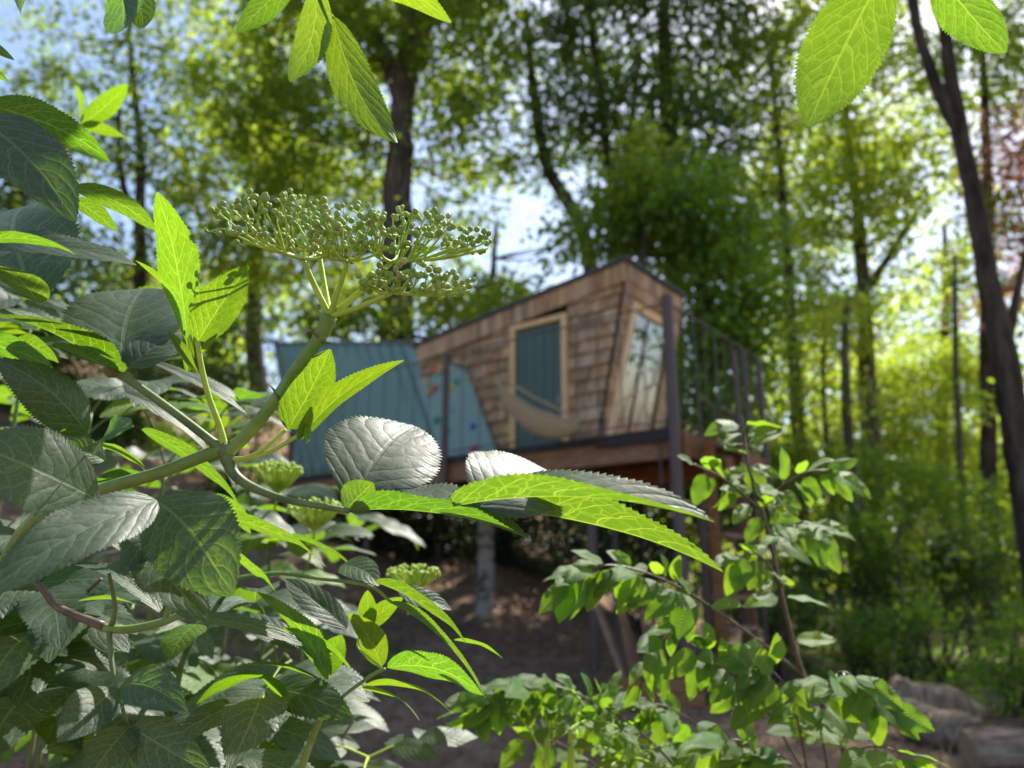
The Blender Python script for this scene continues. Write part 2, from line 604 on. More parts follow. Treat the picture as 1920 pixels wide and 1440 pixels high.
tree('broadleaf_tree', 'slender tree with thin dark stem and open crown against sky at upper left', 19,
     [[(262, 900, 34), (265, 600, 30), (262, 420, 24), (262, 260, 18), (246, 120, 13), (240, -40, 8)],
      [(262, 430, 16), (228, 330, 14), (222, 180, 9)]],
     [(130, 200, 120, 70, 0, .55), (300, 130, 90, 90, 0, .5), (330, 300, 90, 80, 0, .55), (190, 300, 90, 50, 0, .6), (360, 430, 90, 70, 0, .5), (230, 480, 110, 60, 0, .6),
      (90, 60, 120, 60, 0, .22), (270, -60, 160, 80, 0, .45)],
     M_CR_MID, M_BARK_D, .14, 1.0)
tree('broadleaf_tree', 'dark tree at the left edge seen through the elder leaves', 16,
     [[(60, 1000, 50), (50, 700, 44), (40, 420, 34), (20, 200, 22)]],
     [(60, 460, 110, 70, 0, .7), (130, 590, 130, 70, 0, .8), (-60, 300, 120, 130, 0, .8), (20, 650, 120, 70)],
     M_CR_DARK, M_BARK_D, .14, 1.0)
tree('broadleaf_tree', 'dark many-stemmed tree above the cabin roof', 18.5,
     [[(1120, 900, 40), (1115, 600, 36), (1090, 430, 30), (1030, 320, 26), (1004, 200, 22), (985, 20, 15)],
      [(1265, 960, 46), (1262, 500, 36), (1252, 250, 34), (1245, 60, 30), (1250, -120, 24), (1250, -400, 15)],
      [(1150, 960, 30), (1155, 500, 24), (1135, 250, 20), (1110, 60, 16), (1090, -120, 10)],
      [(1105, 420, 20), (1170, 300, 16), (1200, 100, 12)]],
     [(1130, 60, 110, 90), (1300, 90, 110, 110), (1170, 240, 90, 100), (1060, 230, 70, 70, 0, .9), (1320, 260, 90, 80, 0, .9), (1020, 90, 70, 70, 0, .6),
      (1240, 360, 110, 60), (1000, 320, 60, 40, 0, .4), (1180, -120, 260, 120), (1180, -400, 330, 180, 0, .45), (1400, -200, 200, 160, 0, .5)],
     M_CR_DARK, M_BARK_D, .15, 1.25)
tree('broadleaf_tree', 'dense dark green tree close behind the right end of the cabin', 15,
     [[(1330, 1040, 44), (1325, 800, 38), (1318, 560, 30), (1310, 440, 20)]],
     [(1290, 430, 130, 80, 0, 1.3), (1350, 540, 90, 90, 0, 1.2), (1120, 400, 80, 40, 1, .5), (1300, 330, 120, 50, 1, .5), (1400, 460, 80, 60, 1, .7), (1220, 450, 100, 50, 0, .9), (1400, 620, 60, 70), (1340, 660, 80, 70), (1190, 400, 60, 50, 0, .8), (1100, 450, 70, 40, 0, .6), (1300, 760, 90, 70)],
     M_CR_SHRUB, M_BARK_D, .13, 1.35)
tree('broadleaf_tree', 'small bright yellow-green sapling top glowing above the cabin roof', 14.2,
     [[(1196, 1000, 16), (1204, 600, 12), (1210, 400, 9), (1206, 240, 5)]],
     [(1205, 270, 26, 36, 0, 1.3), (1196, 330, 28, 28, 0, 1.2), (1170, 360, 30, 14), (950, 560, 40, 26), (900, 590, 40, 24)],
     M_CR_YEL, M_BARK_D, .11, 1.3, limbs=False)
tree('broadleaf_tree', 'leafy tree between the cabin roof and the blue annexe', 16.2,
     [[(905, 900, 22), (912, 640, 18), (925, 500, 12), (930, 420, 8)]],
     [(960, 540, 60, 30, 0, .6), (880, 560, 70, 40), (1060, 470, 50, 30, 0, .6), (820, 600, 50, 35), (680, 600, 60, 40), (600, 610, 60, 30)],
     M_CR_MID, M_BARK_D, .13, 1.05)
# --- right hand wood
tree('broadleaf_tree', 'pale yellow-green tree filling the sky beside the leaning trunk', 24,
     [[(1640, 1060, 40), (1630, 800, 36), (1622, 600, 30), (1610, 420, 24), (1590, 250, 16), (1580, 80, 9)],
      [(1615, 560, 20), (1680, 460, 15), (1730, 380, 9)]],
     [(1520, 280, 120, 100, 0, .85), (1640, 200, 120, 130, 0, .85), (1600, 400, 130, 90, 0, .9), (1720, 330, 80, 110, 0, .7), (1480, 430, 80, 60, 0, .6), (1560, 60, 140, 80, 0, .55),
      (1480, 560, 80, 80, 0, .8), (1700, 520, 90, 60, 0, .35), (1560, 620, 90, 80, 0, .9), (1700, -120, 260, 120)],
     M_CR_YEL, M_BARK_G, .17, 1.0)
tree('broadleaf_tree', 'green tree whose crown hangs at the top right of the cabin', 20,
     [[(1500, 1040, 30), (1490, 700, 24), (1470, 400, 18), (1450, 150, 10)]],
     [(1420, 130, 80, 90, 0, .8), (1400, 330, 80, 60, 0, .8), (1450, 30, 90, 60, 0, .5), (1440, 230, 60, 60, 0, .7), (1430, 480, 60, 50, 0, .5), (1450, -160, 200, 120)],
     M_CR_MID, M_BARK_D, .15, 1.0)
tree('copper_tree', 'reddish copper-leaved tree at the right edge', 21,
     [[(1990, 1060, 50), (1985, 700, 44), (1975, 400, 32), (1960, 100, 20)]],
     [(1890, 330, 70, 60), (1900, 440, 60, 60, 0, .9), (1850, 560, 50, 50, 0, .6), (1960, 250, 90, 90), (1860, 240, 50, 40, 0, .6), (1990, 520, 80, 90)],
     M_CR_RED, M_BARK_D, .14, .6)
tree('broadleaf_tree', 'green tree with fine foliage in the upper right corner', 22,
     [[(1840, 1060, 34), (1850, 700, 28), (1850, 300, 20), (1840, 40, 12)]],
     [(1830, 130, 80, 80, 0, .7), (1900, 60, 90, 60, 0, .6), (1900, 180, 70, 50, 0, .7), (1840, 420, 60, 60, 0, .6), (1870, -120, 160, 100)],
     M_CR_MID, M_BARK_D, .15, 1.0)
tree('leaning_tree', 'dark leaning tree with forked trunk at the right edge', 6.6,
     [[(1995, 1330, 84), (1965, 1150, 70), (1930, 950, 58), (1893, 720, 50), (1860, 560, 42), (1832, 400, 37), (1799, 240, 34), (1776, 90, 26), (1765, -60, 32), (1800, -400, 26)],
      [(1800, 250, 30), (1760, 170, 26), (1722, 60, 22), (1700, -60, 24), (1640, -350, 18)],
      [(1880, 700, 24), (1905, 560, 16), (1935, 420, 9)]],
     [(2200, -420, 260, 150, 0, .8), (1960, -1100, 240, 130, 2, .6), (2320, -150, 160, 130, 0, .7)],
     M_CR_MID, M_BARK_D, .10, .9, sides=14)
tree('broadleaf_tree', 'fresh green tree filling the sunlit background of the right wood', 29,
     [[(1770, 1060, 26), (1765, 800, 22), (1775, 560, 16), (1770, 420, 9)]],
     [(1780, 520, 90, 70, 0, .6), (1700, 600, 90, 60, 0, .7), (1840, 620, 80, 70, 0, .7), (1520, 700, 90, 80, 0, .7), (1450, 640, 70, 80, 0, .7), (1760, 760, 110, 80, 0, .8), (1620, 740, 100, 80, 0, .8)],
     M_CR_YEL, M_BARK_G, .17, .5)
SAP = [(1592, 930, 26, 1588, 560, 12, 15, 'ivy-dark slim trunk standing left of the pale forest trunk'),
       (1560, 960, 14, 1545, 600, 8, 17, 'thin straight stem nearest the deck railing in the right wood'),
       (1795, 1040, 16, 1790, 480, 10, 18, 'upright sapling trunk just left of the dark leaning tree'),
       (1688, 1105, 10, 1692, 985, 7, 12.5, 'short crooked pale sapling stem above the wire fence')]
for i, s in enumerate(SAP):
    mx = (s[0] + s[3]) / 2 + random.uniform(-8, 8)
    tree('sapling', s[7], s[6], [[(s[0], s[1], s[2]), (mx, (s[1] + s[4]) / 2, (s[2] + s[5]) / 2), (s[3], s[4], s[5])]],
         [(s[3], s[4] + 30, 46, 40, 0, .5), (mx + 20, (s[1] + s[4]) / 2, 40, 46, 0, .4)], M_CR_YEL, M_BARK_G, .12, .9, limbs=False, sides=7)


# --- bushes and undergrowth
def bush(label, Y, clumps, mat, leaf=.09, rho=1.5, base=None):
    c0 = clumps[0]
    b = base or (c0[0], 1100)
    p = W(b[0], b[1], Y)
    p.z = ground_z(p.x, p.y)
    t = thing('bush', p, label, 'bush')
    mb = MB()
    pts = []
    for c in clumps:
        yy = Y + (c[4] if len(c) > 4 else 0)
        ctr = W(c[0], c[1], yy)
        k = yy / FPX
        rx, rz = c[2] * k, c[3] * k
        n = int(1.7 * rho * (c[5] if len(c) > 5 else 1) * math.pi * rx * rz / (.31 * leaf * leaf))
        q = clump_points(ctr, (rx, min(rx, rz), rz), n, sig=leaf * 1.7)
        gz = np.array([ground_z(a, b_) for a, b_ in q[:, :2]])
        q[:, 2] = np.maximum(q[:, 2], gz + .03)
        pts.append(q)
        for f in range(4):
            e = ctr + Vector(RNG.normal(0, .4, 3) * np.array([rx, rx, rz]))
            s = p + Vector((random.uniform(-.15, .15), random.uniform(-.15, .15), -.05))
            P = bez([s, s.lerp(e, .5) + Vector((0, 0, .1)), e], 5)
            mb.tube(P, lerp(.022, .006, len(P)), 5)
    mb.build('stem', M_BARK_D, t, smooth=True)
    me = leaf_cloud('crown', np.concatenate(pts), leaf)
    me.materials.append(mat)
    c = link('crown', me, t)
    c['kind'] = 'stuff'
    return t


bush('bright yellow-green bush in the sunlit gap of the right wood', 26, [(1720, 720, 110, 90), (1640, 800, 90, 70), (1800, 700, 70, 80), (1730, 860, 130, 60)], M_CR_YEL, .13)
bush('green bush below the bright one in the right wood', 17, [(1680, 920, 120, 70), (1560, 880, 90, 70, 0, .8), (1800, 960, 100, 70), (1620, 990, 110, 50)], M_CR_SHRUB, .12)
bush('bush behind the right deck railing', 15.5, [(1450, 770, 90, 90), (1500, 900, 80, 70), (1420, 900, 90, 60), (1360, 960, 80, 60)], M_CR_MID, .11)
bush('sun-flecked bush with glinting leaves beneath the hornbeam branch tips', 13, [(1590, 1000, 60, 50), (1520, 1050, 80, 50), (1640, 1060, 60, 40, 0, .8)], M_CR_SHRUB, .10)
bush('dark hedge bush behind the wire fence', 13.6, [(1740, 1090, 120, 60), (1860, 1080, 110, 70), (1620, 1120, 80, 50), (1500, 1100, 80, 60), (1700, 1010, 120, 50, 0, .7)], M_CR_DARK, .10)
bush('low leafy shrub growing through the wire fence', 11, [(1660, 1190, 70, 50), (1590, 1190, 60, 45), (1740, 1160, 50, 50, 0, .7)], M_CR_SHRUB, .075)
bush('shrub at the right edge beside the leaning trunk foot', 9.5, [(1870, 1250, 50, 50), (1930, 1200, 60, 70)], M_CR_SHRUB, .06)
bush('bush with shade-darkened leaf colour on the bank behind the steel posts', 14.5, [(1180, 1050, 100, 50), (1080, 1030, 90, 50), (1300, 1080, 90, 60)], M_CR_SHADE, .09)
bush('black-shaded bush on the bank under the blue annexe', 15.5, [(720, 1020, 130, 60), (860, 1010, 120, 60), (980, 1030, 80, 50), (600, 980, 120, 60)], M_CR_SHADE, .09)
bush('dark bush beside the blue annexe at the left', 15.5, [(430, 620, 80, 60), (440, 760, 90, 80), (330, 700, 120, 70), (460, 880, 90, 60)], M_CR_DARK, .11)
bush('black-shaded thicket behind the deck posts', 16, [(1100, 930, 110, 60), (1230, 940, 110, 70), (980, 950, 100, 60), (1330, 960, 80, 60), (1130, 1010, 120, 50)], M_CR_SHADE, .12, 1.8)
bush('dark thicket on the bank beneath the blue annexe corner', 16.5, [(820, 930, 110, 60), (680, 930, 110, 60), (900, 980, 100, 50)], M_CR_SHADE, .12, 1.8)
bush('leafy bush on the left hillside', 17, [(200, 720, 140, 80), (60, 760, 140, 80), (200, 860, 160, 70)], M_CR_DARK, .11)
bush('shaded undergrowth bush left of the lying log', 11.5, [(1440, 1140, 80, 40), (1520, 1150, 70, 40), (1390, 1170, 50, 30)], M_CR_DARK, .075)

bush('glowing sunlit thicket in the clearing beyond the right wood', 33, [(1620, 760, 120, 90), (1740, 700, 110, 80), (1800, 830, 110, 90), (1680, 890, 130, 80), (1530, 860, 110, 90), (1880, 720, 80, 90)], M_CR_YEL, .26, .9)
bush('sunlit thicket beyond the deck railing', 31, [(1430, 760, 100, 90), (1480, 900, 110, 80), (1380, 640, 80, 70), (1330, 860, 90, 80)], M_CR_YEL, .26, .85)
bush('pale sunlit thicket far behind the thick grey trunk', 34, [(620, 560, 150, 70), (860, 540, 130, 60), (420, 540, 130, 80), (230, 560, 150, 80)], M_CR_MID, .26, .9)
# far wood as one mass
far = []
for i in range(120):
    a = R(random.uniform(-58, 40)); r = random.uniform(34, 60)
    zz = random.uniform(0, 1)
    c = (math.sin(a) * r, math.cos(a) * r, .5 + zz * (9 if a > -.1 else 14))
    far.append(clump_points(c, (3.8, 3.0, 3.0), 800, sig=.7))
me = leaf_cloud('far_wood', np.concatenate(far), .42)
me.materials.append(M_CR_YEL)
fo = link('far_wood', me)
fo['kind'] = 'stuff'; fo['label'] = 'distant sunlit woodland seen between the nearer trees'; fo['category'] = 'woodland'

t = thing('broadleaf_tree', (17.5, 20, 0), 'broad tree standing just past the right edge', 'tree')
mb = MB()
P = bez([(17.5, 20, -.1), (17.7, 20, 4), (17.3, 20.2, 9), (17.5, 20, 14)], 6)
mb.tube(P, lerp(.3, .07, len(P)), 10)
cl = []
for k in range(14):
    c = Vector((17.5 + random.uniform(-3.4, 3.4), 20 + random.uniform(-3.4, 3.4), random.uniform(3, 13)))
    cl.append(clump_points(c, (1.3, 1.3, .9), 150, sig=.3))
    s_ = min(P, key=lambda q: (q - c - Vector((0, 0, -1.4))).length)
    Qp = bez([s_, s_.lerp(c, .5) + Vector((0, 0, -.15)), c], 5)
    mb.tube(Qp, lerp(.06, .012, len(Qp)), 5)
mb.build('trunk', M_BARK, t, smooth=True)
me = leaf_cloud('crown', np.concatenate(cl), .22); me.materials.append(M_CR_DARK)
c = link('crown', me, t); c['kind'] = 'stuff'

# ------------------------------------------------------------------ treehouse: common frame
E1 = Vector((-.79, .61, 0)).normalized()
E2 = Vector((E1.y, -E1.x, 0))
Z = Vector((0, 0, 1))
D0 = W(1270, 803, 9.2)
ZD = D0.z


def K(a, b, z):            # deck coordinates: along the front edge, back from it, above the deck
    return D0 + E1 * a + E2 * b + Z * z


def gz(p):
    return ground_z(p.x, p.y)


# --- deck
DL, DW = 7.6, 2.75
base = K(2.5, 1.2, 0)
deck = thing('deck', (base.x, base.y, gz(base)), 'raised timber deck on brown steel posts with thin barred railing carrying the cabin', 'deck')
pl = .145
for i in range(int(DL / pl)):
    a = i * pl
    MB().slab([K(a, .0, -.03), K(a + pl - .008, .0, -.03), K(a + pl - .008, DW, -.03), K(a, DW, -.03)], Z * .03).build('plank', M_PLANK, deck)
# perimeter beams and joists below
MB().slab([K(-.03, -.05, -.36), K(DL, -.05, -.36), K(DL, -.05, -.012), K(-.03, -.05, -.012)], E2 * .045).build('front_beam', M_BEAM, deck)
MB().slab([K(-.03, DW, -.32), K(DL, DW, -.32), K(DL, DW, -.035), K(-.03, DW, -.035)], E2 * .05).build('rear_beam', M_BEAM, deck)
MB().slab([K(-.032, 0, -.34), K(-.032, DW, -.34), K(-.032, DW, -.035), K(-.032, 0, -.035)], -E1 * .05).build('side_beam', M_BEAM, deck)
MB().slab([K(DL, 0, -.34), K(DL, DW, -.34), K(DL, DW, -.035), K(DL, 0, -.035)], E1 * .05).build('side_beam', M_BEAM, deck)
for a in np.arange(.35, DL, .62):
    MB().slab([K(a, .0, -.24), K(a, DW, -.24), K(a, DW, -.034), K(a, .0, -.034)], E1 * .06).build('joist', M_BEAM, deck)
MB().slab([K(-.1, 1.2, -.48), K(DL, 1.2, -.48), K(DL, 1.2, -.245), K(-.1, 1.2, -.245)], E2 * .12).build('cross_beam', M_BEAM, deck)
# dark steel angle at the front corner
MB().slab([K(-.03, -.10, -.085), K(DL, -.10, -.085), K(DL, -.10, .012), K(-.03, -.10, .012)], E2 * .045).build('edge_channel', M_CHAN, deck)
MB().slab([K(.08, -.13, -.15), K(1.1, -.13, -.15), K(1.1, -.13, -.03), K(.08, -.13, -.03)], E2 * .025).build('edge_channel', M_CHAN, deck)


def post(a, b, top, r):
    p = K(a, b, 0)
    q = Vector((p.x, p.y, gz(p) - .1))
    MB().tube([q, Vector((p.x, p.y, ZD + top))], r, 14).build('post', M_STEEL, deck, smooth=False)


post(-.02, -.14, 1.68, .072)
MB().tube([K(3.72, -.14, -.42), K(3.72, -.14, 1.62)], .055, 14).build('post', M_STEEL, deck)
post(7.5, -.12, 1.55, .055)
post(1.42, .25, -.34, .068)
post(.35, 1.32, -.36, .06)
post(-.15, 1.3, -.36, .05)
post(6.9, 1.26, -.36, .06)
post(-.06, DW + .1, 1.5, .05)
post(-.05, 1.9, 1.45, .04)
post(-.05, DW * .83, 1.55, .035)
post(2.6, DW + .1, -.3, .05)
post(6.4, DW - .1, -.3, .06)
# railings
rails = [(K(.0, -.14, 0), K(3.72, -.14, 0), 11), (K(3.72, -.14, 0), K(7.5, -.12, 0), 11), (K(-.04, -.08, 0), K(-.05, DW + .1, 0), 9), (K(-.05, DW + .1, 0), K(1.6, DW + .12, 0), 5)]
for a, b, n in rails:
    for zz, rr in ((1.58, .012), (.08, .011)):
        MB().tube([a + Z * zz, b + Z * zz], rr, 8).build('rail', M_STEEL, deck)
    for i in range(1, n):
        p = a.lerp(b, i / n)
        MB().tube([p + Z * (-.05), p + Z * (1.58 + random.uniform(-.02, .03))], .008, 6).build('baluster', M_STEEL, deck)
# bent tube handles and a short stair at the right side
for a, b, h in ((-.14, .35, .42), (-.14, 1.0, .42)):
    P = bez([K(a, b, -.5), K(a, b, h - .08), K(a, b + .06, h), K(a, b + .42, h), K(a, b + .48, h - .08), K(a, b + .48, -.5)], 6)
    MB().tube(P, .014, 8).build('grab_rail', M_STEEL, deck, smooth=True)
P = bez([K(.42, -.1, -.15), K(.35, -.1, -.12), K(.22, -.1, -.14), K(.2, -.1, -.3), K(.2, -.1, -.75)], 5)
MB().tube(P, .012, 8).build('grab_rail', M_STEEL, deck, smooth=True)
stair = thing('ladder', K(-.5, .8, -3.2), 'wooden ladder with wide treads right of the corner post', 'ladder')
for i in range(8):
    zz = -.22 - i * .36
    MB().slab([K(-.16, .28, zz), K(-.40, .28, zz), K(-.40, 1.16, zz), K(-.16, 1.16, zz)], Z * .05).build('tread', M_PLANK, stair)
for b in (.23, 1.17):
    MB().slab([K(-.22, b, -3.2), K(-.34, b, -3.2), K(-.34, b, -.05), K(-.22, b, -.05)], E2 * .04).build('stringer', M_BEAM, stair)

# --- cabin
WP = K(0, .6, 0)                      # front wall plane (normal E2)
A0 = PP(1126, 818, WP, E2)            # lower right corner of the front wall
a0 = (A0 - D0).dot(E1)
R0 = PP(1178, 492, WP, E2)            # roof peak
R1 = PP(786, 652, WP, E2)             # roof low end
a_r0 = (R0 - D0).dot(E1); zr0 = R0.z - ZD
a_r1 = (R1 - D0).dot(E1); zr1 = R1.z - ZD
DEPTH = 1.75


def roof_z(a):
    return zr0 + (zr1 - zr0) * (a - a_r0) / (a_r1 - a_r0)


def a_corner(z):          # right edge of the front wall, leaning out upwards
    t = z / zr0
    return a0 + (a_r0 - a0) * (z - (A0.z - ZD)) / (zr0 - (A0.z - ZD))


cbase = K(3, 1.4, .0)
cabin = thing('cabin', cbase, 'small shingle-clad treehouse cabin with slanting roof and green door', 'cabin')
ab = a_corner(0.005)
AL = a_r1 - .05
wall = MB().slab([K(ab, .6, .005), K(AL, .6, .005), K(AL, .6, roof_z(AL) - .01), K(a_r0 + .002, .6, zr0 - .01)], E2 * .07).build('front_wall', M_INNER, cabin)
M_UNDER = plain('wall_felt', (.03, .025, .02), .9, .1)
MB().slab([K(ab + .01, .597, .006), K(AL, .597, .006), K(AL, .597, roof_z(AL) - .02), K(a_r0 + .012, .597, zr0 - .02)], -E2 * .004).build('underlay', M_UNDER, wall)
# door opening from the photo
dl = PP(972, 825, WP, E2); dr = PP(1062, 820, WP, E2); dt = PP(1015, 612, WP, E2)
d_l = (dl - D0).dot(E1); d_r = (dr - D0).dot(E1); d_t = dt.z - ZD
fr = .085
SH = .2


def shingle(quad, off, parent):
    MB().slab(quad, off).build('shingle', M_SHINGLE, parent)


row = 0
z = .0
while z < zr0:
    a = a_corner(z) + random.uniform(0, .05)
    a = a_corner(z) - .0
    while a < AL:
        wd = random.choice((.1, .13, .16, .19, .22)) * random.uniform(.9, 1.1)
        a2 = min(a + wd - .007, AL)
        z2 = z + SH + .03
        top = min(roof_z(a), roof_z(a2)) - .02
        segs = [(a, a2)]
        if z < d_t + fr:       # cut at the door frame
            segs = []
            for s0, s1 in ((a, min(a2, d_r - fr)), (max(a, d_l + fr), a2)):
                if s1 - s0 > .03: segs.append((s0, s1))
        for s0, s1 in segs:
            zz2 = min(z2, roof_z(s0) - .02, roof_z(s1) - .02)
            zz1 = z + random.uniform(-.012, .012)
            if zz2 - zz1 < .04: continue
            th = random.uniform(.045, .07)
            c1 = max(s0, a_corner(zz1)); c2 = max(s0, a_corner(zz2)) if s0 <= a_corner(z) + .001 else s0
            q = [K(c1, .592 - th, zz1), K(s1, .592 - th, zz1), K(s1, .588, zz2), K(c2, .588, zz2)]
            shingle(q, E2 * .006, wall)
        a += wd
    z += SH
    row += 1
# fascia boards under the roof edge
a = a_r0
while a < AL - .05:
    wd = random.uniform(.1, .16)
    a2 = min(a + wd - .005, AL)
    MB().slab([K(a, .515, roof_z(a) - .30), K(a2, .515, roof_z(a2) - .30), K(a2, .515, roof_z(a2) - .012), K(a, .515, roof_z(a) - .012)], E2 * .018).build('fascia_board', M_SHINGLE, wall)
    a += wd
# door
door = MB().slab([K(d_r, .57, .01), K(d_l, .57, .01), K(d_l, .57, d_t), K(d_r, .57, d_t)], E2 * .022).build('door', M_DOOR, cabin)
nb = 5
for i in range(nb):
    s0 = d_r + (d_l - d_r) * i / nb + .006; s1 = d_r + (d_l - d_r) * (i + 1) / nb - .006
    MB().slab([K(s0, .556, .03), K(s1, .556, .03), K(s1, .556, d_t - .03), K(s0, .556, d_t - .03)], E2 * .012).build('board', M_DOOR, door)
MB().tube([K(d_r + .08, .53, .72), K(d_r + .08, .53, .84)], .012, 8).build('handle', M_GALV, door)
for s0, s1, z0, z1 in ((d_r - fr, d_r - .002, .006, d_t + fr), (d_l + .002, d_l + fr, .006, d_t + fr), (d_r - .001, d_l + .001, d_t + .002, d_t + fr)):
    MB().slab([K(s0, .495, z0), K(s1, .495, z0), K(s1, .495, z1), K(s0, .495, z1)], E2 * .11).build('door_frame', M_OAK, cabin)
# right wall: leaning plane through the corner edge, running back along E2
cA, cT = K(ab, .6, .005), K(a_r0, .6, zr0 - .01)
sn = (cT - cA).cross(E2).normalized()
if sn.x < 0: sn = -sn


def S(px, py, off=0.0):
    return PP(px, py, cA + sn * off, sn)


def S2(b, zz, off=0.0):     # right wall point by distance back and height
    return K(a_corner(zz), .6 + b, zz) + sn * off


swall = MB().slab([S2(0, .005), S2(.22, .005), S2(.22, zr0 - .02), S2(0, zr0 - .02)], -sn * .05).build('side_wall', M_INNER, cabin)
swall2 = MB().slab([S2(.23, d_t + .12), S2(DEPTH, d_t + .12), S2(DEPTH, zr0 - .02), S2(.23, zr0 - .02)], -sn * .05).build('side_wall', M_INNER, cabin)
MB().slab([S2(DEPTH - .2, .005), S2(DEPTH, .005), S2(DEPTH, d_t + .11), S2(DEPTH - .2, d_t + .11)], -sn * .05).build('side_wall', M_INNER, cabin)
WT = d_t + .16            # window head
wb0 = lambda zz: .06 + .20 * zz / WT
z = 0
while z < zr0 - .02:
    z2 = min(z + SH + .03, zr0 - .02)
    if z2 - z < .05: break
    if z < WT - .05:
        q = [S2(-.01, z, .03), S2(wb0(z), z, .03), S2(wb0(min(z2, WT)), z2, .012), S2(-.01, z2, .012)]
        shingle(q, -sn * .008, swall)
        q = [S2(DEPTH - .16, z, .03), S2(DEPTH + .01, z, .03), S2(DEPTH + .01, z2, .012), S2(DEPTH - .16, z2, .012)]
        shingle(q, -sn * .008, swall2)
    else:
        b = -.01
        while b < DEPTH:
            wd = random.uniform(.12, .24)
            b2 = min(b + wd - .007, DEPTH)
            if b2 - b > .03:
                shingle([S2(b, z, .03), S2(b2, z, .03), S2(b2, z2, .012), S2(b, z2, .012)], -sn * .008, swall2)
            b += wd
    z += SH
# big slanted window in the right wall
win = MB().slab([S2(wb0(0) + .05, .02, .0), S2(DEPTH - .22, .02, .0), S2(DEPTH - .22, WT - .05, .0), S2(wb0(WT) + .05, WT - .05, .0)], -sn * .01).build('window', M_GLASS, cabin)
MB().slab([S2(wb0(0), .012, .045), S2(wb0(0) + .15, .012, .045), S2(wb0(WT) + .15, WT, .045), S2(wb0(WT), WT, .045)], -sn * .12).build('frame', M_OAK, win)
MB().slab([S2(wb0(WT) + .151, WT - .12, .044), S2(DEPTH - .2, WT - .12, .044), S2(DEPTH - .2, WT, .044), S2(wb0(WT) + .151, WT, .044)], -sn * .12).build('frame', M_OAK, win)
MB().slab([S2(DEPTH - .34, .012, .043), S2(DEPTH - .17, .012, .043), S2(DEPTH - .20, WT - .121, .043), S2(DEPTH - .27, WT - .121, .043)], -sn * .14).build('frame', M_OAK, win)
MB().tube([S2(.72, .02, .012), S2(.80, WT - .13, .012)], .012, 6).build('glazing_bar', M_STEEL, win)
# remaining walls, floor, roof
MB().slab([K(AL, .68, .005), K(AL, .6 + DEPTH, .005), K(AL, .6 + DEPTH, roof_z(AL) - .02), K(AL, .68, roof_z(AL) - .02)], E1 * -.05).build('end_wall', M_INNER, cabin)
MB().slab([K(ab, .6 + DEPTH, .005), K(AL, .6 + DEPTH, .005), K(AL, .6 + DEPTH, roof_z(AL) - .02), K(a_r0, .6 + DEPTH, zr0 - .02)], -E2 * .05).build('back_wall', M_INNER, cabin)
ro = .05
roof = MB().slab([K(a_r0 - ro, .6 - .13, roof_z(a_r0 - ro)), K(a_r1 + .05, .6 - .13, roof_z(a_r1 + .05)), K(a_r1 + .05, .6 + DEPTH + .05, roof_z(a_r1 + .05)), K(a_r0 - ro, .6 + DEPTH + .05, roof_z(a_r0 - ro))], Z * .055).build('roof', M_ROOF, cabin)

# --- blue annexe with climbing wall
annex = thing('annexe', K(5.5, 1, 0), 'blue-green faceted annexe with vertical seams and a climbing wall of coloured holds', 'annexe')


def Q(px, py, b):
    return PP(px, py, K(0, b, 0), E2)


P1, P2, P3, P4 = Q(512, 645, .55), Q(762, 644, .75), Q(838, 890, .12), Q(556, 905, .25)
P5, P6 = Q(872, 690, .49), Q(930, 848, .47)
back = E2 * 1.2
def facet(name, poly, m, th):
    n = (poly[1] - poly[0]).cross(poly[2] - poly[0]).normalized()
    if n.dot(E2) < 0: n = -n
    return MB().slab(poly, n * th).build(name, m, annex), -n
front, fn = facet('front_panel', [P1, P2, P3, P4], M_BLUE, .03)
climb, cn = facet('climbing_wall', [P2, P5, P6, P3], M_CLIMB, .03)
MB().slab([P1 + E2 * .035, P4 + E2 * .035, P4 + back, P1 + back], Vector((.03, 0, 0))).build('end_panel', M_BLUE, annex)
MB().slab([P1 + Z * .012 - E2 * .03, P2 + Z * .012 - E2 * .03, P2 + back * .6, P1 + back], Z * .03).build('top_panel', M_BLUE, annex)
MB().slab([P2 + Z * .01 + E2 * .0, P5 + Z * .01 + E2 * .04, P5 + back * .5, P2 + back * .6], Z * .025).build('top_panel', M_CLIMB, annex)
ns = 13
for i in range(ns):
    s = (i + .5) / ns
    t0 = P1.lerp(P2, s); b0 = P4.lerp(P3, min(1, s * 1.0 + .03))
    MB().tube([t0 + fn * .012, b0 + fn * .012], .011, 5).build('seam', M_SEAM, front)
MB().tube([P1 + fn * .01, P2 + fn * .01, P5 + cn * .01], .02, 6).build('edge_trim', M_SEAM, annex)
HD = [(817, 692, 'red'), (817, 729, 'pink'), (807, 738, 'yellow'), (851, 728, 'yellow'), (858, 716, 'teal'), (853, 771, 'blue'), (888, 802, 'blue'), (845, 813, 'teal'), (889, 841, 'pink'), (866, 862, 'red'), (822, 790, 'teal')]
pc = (P2 + P5 + P6 + P3) / 4
for px, py, c in HD:
    best = None
    for i_ in range(41):
        for j_ in range(41):
            c_ = P2.lerp(P5, i_ / 40).lerp(P3.lerp(P6, i_ / 40), j_ / 40)
            v_ = c_ - EYE
            e_ = (960 + FPX * v_.x / v_.dot(CF) - px) ** 2 + (720 - FPX * v_.dot(CU) / v_.dot(CF) - py) ** 2
            if best is None or e_ < best[0]: best = (e_, c_)
    p = best[1] + cn * .005
    mb = MB()
    rr = random.uniform(.055, .07)
    pts = [p, p + cn * .022, p + cn * .05, p + cn * .066]
    mb.tube(pts, [rr, rr * 1.05, rr * .75, rr * .25], 8)
    mb.v = [v + Vector(RNG.normal(0, .005, 3)) for v in mb.v]
    mb.build('climbing_hold', M_HOLD[c], climb, smooth=True)

